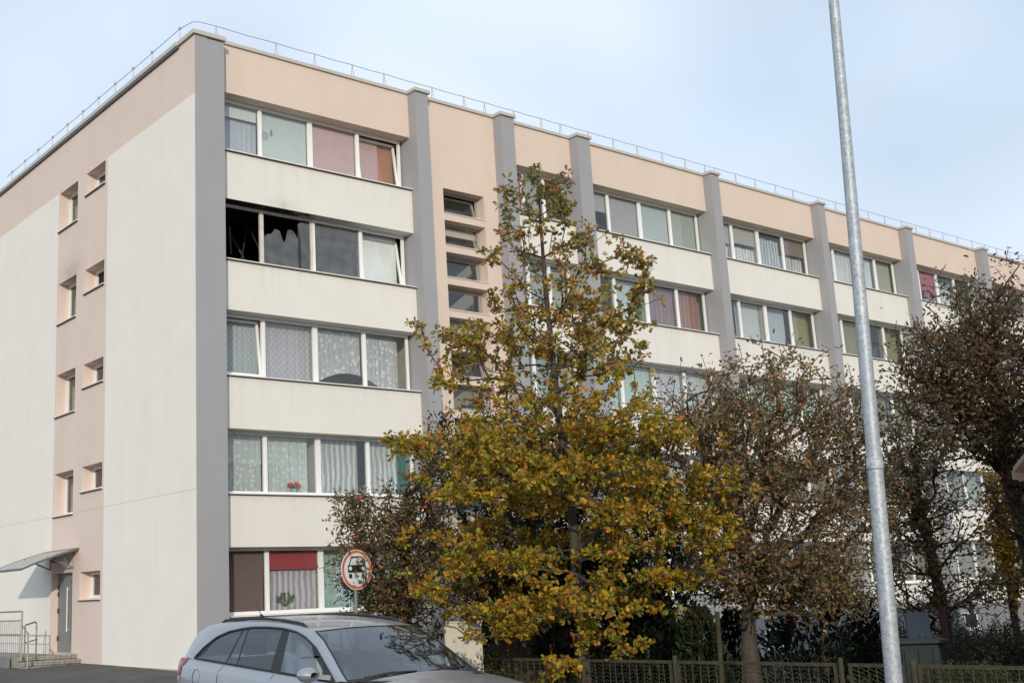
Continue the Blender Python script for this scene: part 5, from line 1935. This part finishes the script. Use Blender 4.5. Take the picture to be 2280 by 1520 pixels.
_, trees_pos['behind'] = broadleaf('apple_tree', 'dark apple tree with a leaning trunk behind the oak', [b0, b0 + [0, 0, 1.2], b0 + [.1, .1, 2.8], b0 + [.2, .1, 4.8]],
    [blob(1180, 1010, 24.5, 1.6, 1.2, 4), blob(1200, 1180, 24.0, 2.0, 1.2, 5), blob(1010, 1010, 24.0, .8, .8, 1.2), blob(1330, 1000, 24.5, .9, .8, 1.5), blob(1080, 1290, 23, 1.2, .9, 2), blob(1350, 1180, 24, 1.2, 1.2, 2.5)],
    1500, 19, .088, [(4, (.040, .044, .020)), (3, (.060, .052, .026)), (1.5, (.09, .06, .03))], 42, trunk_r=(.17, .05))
b0 = bz_(1672, 1500, 21.0, -2.25)
_, trees_pos['big'] = broadleaf('apple_tree', 'broad apple tree with thick short trunk and brown leaves', [b0, b0 + [.03, .02, .6], b0 + [.10, .06, 1.15], b0 + [.22, .1, 1.7], b0 + [.3, .15, 2.6], b0 + [.35, .1, 4.0]],
    [blob(1730, 1060, 21.3, 1.81, 1.52, 6), blob(1600, 1060, 21.1, 1.17, 1.40, 3), blob(1880, 1110, 21.3, 1.11, 1.52, 3), blob(1700, 880, 21.3, 1.40, 0.70, 2.0), blob(1600, 930, 21.1, 0.82, 0.53, 1.0), blob(1700, 1260, 20.9, 1.29, 0.58, 2.4), blob(1880, 930, 21.3, 0.64, 0.58, 1), blob(1850, 1290, 21.1, 0.94, 0.58, 1.4), blob(1610, 1260, 20.9, 0.82, 0.58, 1.2)],
    1800, 14, .088, BROWN, 43, extra=np.array([at(1695, 760, 21.1), at(1700, 790, 21.1), at(1740, 765, 21.1), at(1755, 790, 21.1), at(1665, 800, 21.1), at(1610, 800, 21.1), at(1630, 830, 21.1), at(1790, 830, 21.1), at(1835, 880, 21.1), at(1500, 870, 20.900000000000002), at(1470, 905, 20.900000000000002), at(1530, 860, 20.900000000000002), at(1500, 960, 20.900000000000002), at(1890, 850, 21.1), at(1925, 840, 21.1)] + [at(1680 + 12 * k, 790 + abs(7 - k) * 9, 21.1) for k in range(14)]),
    trunk_r=(.22, .05), bark='bark', r_base=.10)
b0 = bz_(2108, 1400, 24.0, -2.5)
_, trees_pos['thin'] = broadleaf('apple_tree', 'thin forked apple tree standing before the white wall at right', [b0, b0 + [0, 0, 1.0], b0 + [-.05, 0, 1.8], b0 + [-.2, .05, 3.2], b0 + [-.35, .05, 4.6]],
    [blob(2040, 1120, 24, .9, 1.0, 3), blob(2060, 980, 24, .8, .8, 2.2), blob(2000, 1240, 23.5, .8, .8, 2), blob(2150, 1180, 24, .5, .8, .8), blob(2190, 1290, 24, .8, .4, .9), blob(1990, 1060, 24, .8, 1.0, 2), blob(2100, 1330, 23.5, 1.2, .5, 1.5)],
    720, 13, .082, BROWN + DARKG, 44, trunk_r=(.085, .03))
b0 = bz_(2335, 1420, 19.2, -2.3)
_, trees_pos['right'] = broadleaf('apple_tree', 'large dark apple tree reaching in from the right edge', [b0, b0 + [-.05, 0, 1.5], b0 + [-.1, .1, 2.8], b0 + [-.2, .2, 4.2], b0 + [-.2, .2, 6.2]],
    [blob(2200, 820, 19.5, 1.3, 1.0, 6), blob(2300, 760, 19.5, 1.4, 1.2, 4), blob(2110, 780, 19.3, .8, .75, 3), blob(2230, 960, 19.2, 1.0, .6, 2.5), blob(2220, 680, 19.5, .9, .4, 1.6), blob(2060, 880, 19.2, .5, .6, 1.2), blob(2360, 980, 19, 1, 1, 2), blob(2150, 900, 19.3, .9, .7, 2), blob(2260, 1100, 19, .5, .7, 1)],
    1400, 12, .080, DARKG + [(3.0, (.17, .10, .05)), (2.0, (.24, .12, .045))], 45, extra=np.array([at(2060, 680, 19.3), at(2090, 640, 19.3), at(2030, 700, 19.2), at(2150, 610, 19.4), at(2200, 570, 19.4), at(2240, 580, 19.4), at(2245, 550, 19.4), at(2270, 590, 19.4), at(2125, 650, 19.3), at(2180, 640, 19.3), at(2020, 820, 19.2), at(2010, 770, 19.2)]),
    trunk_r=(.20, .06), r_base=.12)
b0 = bz_(2262, 1400, 29.0, -2.5)
broadleaf('maple_tree', 'small golden yellow maple behind the bare twigs at right', [b0, b0 + [0, 0, 1.5], b0 + [0, 0, 3], b0 + [0, .1, 4.6]],
    [blob(2250, 1170, 29, .9, 1.4, 4), blob(2300, 1100, 29, 1.0, 1.3, 3), blob(2240, 1280, 29, .6, .5, 1)], 330, 14, .11,
    [(4, (.42, .22, .012)), (3, (.34, .16, .012)), (1.5, (.22, .13, .02))], 46, trunk_r=(.09, .03), template=OAK_T)

# ---- conifers: many small flat sprays on an upright body
def conifer(name, label, base, hgt, rad, n, cols, seed, pw=.8, spr=.11):
    t = thing(name, label, 'conifer', tuple(base))
    rs = np.random.default_rng(seed)
    MB().tube([base, base + np.array([0, 0, hgt * .55]), base + np.array([0, 0, hgt * .96])], [.09, .05, .008], 7).build('trunk', M['bark_dark'], t)
    u = rs.random(n) ** 1.1
    z = u * hgt
    prof = rad * np.minimum(1, (1 - u) ** pw * 1.25 + .03) * np.minimum(1, .55 + u * 4)
    th = rs.uniform(0, 2 * math.pi, n)
    lump = 1 + .16 * np.sin(th * 3 + z * 4.1 + seed) + .12 * np.sin(th * 5 - z * 6.3)
    rr = prof * lump * np.sqrt(rs.uniform(.35, 1.0, n))
    pos = np.stack([base[0] + rr * np.cos(th), base[1] + rr * np.sin(th), base[2] + .05 + z], 1)
    out_ = np.stack([np.cos(th) * .7, np.sin(th) * .7, np.full(n, .9)], 1)
    sz = rs.uniform(spr * .6, spr * 1.5, n)
    c_ = place('crown', leaves_mesh('crown', pos, out_, sz, CURL_T, palette(n, cols, seed), seed, droop=0, spread=.45), t)
    c_['kind'] = 'stuff'
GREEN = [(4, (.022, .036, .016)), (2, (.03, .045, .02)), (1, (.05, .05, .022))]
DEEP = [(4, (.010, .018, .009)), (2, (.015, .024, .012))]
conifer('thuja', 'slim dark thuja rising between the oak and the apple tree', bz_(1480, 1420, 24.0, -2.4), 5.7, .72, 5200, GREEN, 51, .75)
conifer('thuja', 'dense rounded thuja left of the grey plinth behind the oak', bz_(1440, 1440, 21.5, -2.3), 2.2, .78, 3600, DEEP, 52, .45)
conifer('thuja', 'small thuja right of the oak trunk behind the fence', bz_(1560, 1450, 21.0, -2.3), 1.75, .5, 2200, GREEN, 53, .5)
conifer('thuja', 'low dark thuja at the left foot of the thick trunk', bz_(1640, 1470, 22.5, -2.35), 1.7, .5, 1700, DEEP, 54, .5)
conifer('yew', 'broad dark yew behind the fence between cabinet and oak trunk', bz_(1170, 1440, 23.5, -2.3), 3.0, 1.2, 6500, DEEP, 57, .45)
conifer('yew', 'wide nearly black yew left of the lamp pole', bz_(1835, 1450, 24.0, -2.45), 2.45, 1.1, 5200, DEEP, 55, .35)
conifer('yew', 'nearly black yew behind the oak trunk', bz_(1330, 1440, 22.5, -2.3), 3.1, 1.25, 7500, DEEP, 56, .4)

def shrub(label, base, r, h, n, cols, seed, leaf=.06, name='shrub', cat='shrub'):
    t = thing(name, label, cat, tuple(base))
    rs = np.random.default_rng(seed)
    tips = np.array(base) + np.stack([rs.normal(0, .5, n) * r, rs.normal(0, .5, n) * r, h * (.35 + .65 * rs.random(n)) * (1 - .0 * rs.random(n))], 1)
    d_ = np.hypot(tips[:, 0] - base[0], tips[:, 1] - base[1])
    tips[:, 2] -= .35 * h * np.clip(d_ / r, 0, 1.5) ** 2
    P, par, tid, ntr = grow(np.array([base, np.array(base) + [0, 0, .08], np.array(base) + [0, 0, .16], np.array(base) + [0, 0, .25]]), tips, .6, .2, seed, .06, .1)
    place('stems', limb_mesh('stems', P, par, tid, ntr, .004, .02, M['bark_dark'], .4, 4), t)
    pos, out_, own = around_tips(P, par, tid, 14, .06, seed, 4)
    sz = rs.uniform(leaf * .7, leaf * 1.3, len(pos))
    c_ = place('foliage', leaves_mesh('foliage', pos, out_, sz, OVAL_T if leaf > .05 else CURL_T, palette(len(pos), cols, seed), seed, droop=0, spread=.8), t)
    c_['kind'] = 'stuff'
SHG = [(4, (.060, .070, .022)), (2, (.085, .085, .025)), (1, (.045, .06, .02))]
shrub('small light green bush just left of the lamp pole', bz_(1925, 1500, 16.3, -2.2), .38, .85, 110, SHG, 61)
shrub('green shrub in the right garden corner behind the fence', bz_(2190, 1480, 17.5, -2.3), .9, 1.0, 260, SHG, 62)
shrub('low green shrub right of the garden bin', bz_(2110, 1470, 19.0, -2.3), .6, .85, 160, SHG, 63)
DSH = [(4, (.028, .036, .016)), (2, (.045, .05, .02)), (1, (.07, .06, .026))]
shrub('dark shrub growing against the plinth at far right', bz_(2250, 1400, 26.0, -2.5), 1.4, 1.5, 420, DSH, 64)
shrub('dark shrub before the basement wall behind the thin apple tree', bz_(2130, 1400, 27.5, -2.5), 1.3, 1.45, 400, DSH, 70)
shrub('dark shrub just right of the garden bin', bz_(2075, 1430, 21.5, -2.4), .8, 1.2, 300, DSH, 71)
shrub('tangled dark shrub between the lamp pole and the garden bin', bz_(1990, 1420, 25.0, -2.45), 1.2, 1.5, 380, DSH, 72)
shrub('low dark shrub left of the lamp pole behind the yew', bz_(1905, 1420, 27.5, -2.45), 1.1, 1.3, 320, DSH, 73)
shrub('dark bush between the oak and the mossy stake', bz_(1500, 1440, 24.0, -2.35), .9, 1.0, 300, DSH, 74)
shrub('leafy bush behind the fence right of the cabinet', bz_(1110, 1470, 20.4, -2.1), .55, 1.15, 200, [(3, (.05, .055, .02)), (2, (.08, .08, .025)), (1, (.16, .15, .03))], 65)
shrub('low bush behind the fence near the oak foot', bz_(1240, 1500, 19.2, -2.2), .6, .8, 170, [(3, (.06, .065, .02)), (2, (.10, .095, .025)), (1, (.22, .17, .03))], 66)
shrub('low greenery behind the middle of the fence', bz_(1450, 1500, 18.6, -2.2), .8, .55, 190, SHG, 67)
shrub('low greenery behind the fence by the apple trunk', bz_(1780, 1500, 17.3, -2.25), .6, .5, 140, SHG, 68)

# ---- apples
AP = bpy.data.meshes.new('apple')
q = MB()
P = [[(math.sin(t) * math.cos(a_) * .034, math.sin(t) * math.sin(a_) * .034, math.cos(t) * .031 - .008 * math.exp(-(t / .5) ** 2)) for a_ in np.linspace(0, 2 * math.pi, 11)] for t in np.linspace(0.02, math.pi - .02, 8)]
AP = q.grid(P).mesh('apple', mat('apple_red', (0.42, 0.03, 0.035), 0.35), True)
for px, py, d_, lab in (
        (803, 1108, 20.0, 'red apple on the topmost left twig of the bush behind the traffic sign'),
        (790, 1195, 20.0, 'red apple low on the left flank of the bush, just above the traffic sign'),
        (948, 1128, 20.0, 'red apple in the left bush beside a yellow oak spray, upper one of two'),
        (968, 1120, 20.0, 'red apple in the left bush, nearest to the oak'),
        (1521, 928, 20.0, 'bright red apple at the upper left edge of the broad brown apple tree'),
        (1605, 1102, 19.6, 'red apple in the left half of the broad apple tree beside the oak leaves'),
        (1782, 900, 20.1, 'red apple high on the right side of the broad apple tree'),
        (1660, 915, 20.1, 'red apple high in the middle of the broad apple tree'),
        (2056, 1160, 23.2, 'red apple in the thin forked apple tree, highest of its three'),
        (2075, 1237, 23.2, 'red apple in the thin forked apple tree, lowest of its three'),
        (2001, 1180, 23.2, 'red apple in the thin forked apple tree, closest to the lamp pole')):
    o = place('apple', AP, None, tuple(at(px, py, d_)))
    tag(o, lab, 'apple', 'red apples hanging in the trees')

# ---- grass along the building
rs = np.random.default_rng(77)
n = 9000
gx, gy = rs.uniform(1.5, 34, n), rs.uniform(-16, -.1, n)
gp = np.stack([gx, gy, [ground_z(float(a_), float(b_)) - .01 for a_, b_ in zip(gx, gy)]], 1)
o = place('grass', leaves_mesh('grass', gp, np.tile([[0, 0, 2.2]], (n, 1)), rs.uniform(.06, .16, n), (np.array([[0, .04, 0], [0, -.04, 0], [.6, -.025, 0], [1, 0, .05], [.6, .025, 0]]), np.array([[0, 1, 2, 4], [4, 2, 3, 4]])), palette(n, [(3, (.08, .11, .03)), (1, (.14, .13, .05))], 78), 79, droop=0, spread=.5))
o['kind'] = 'stuff'
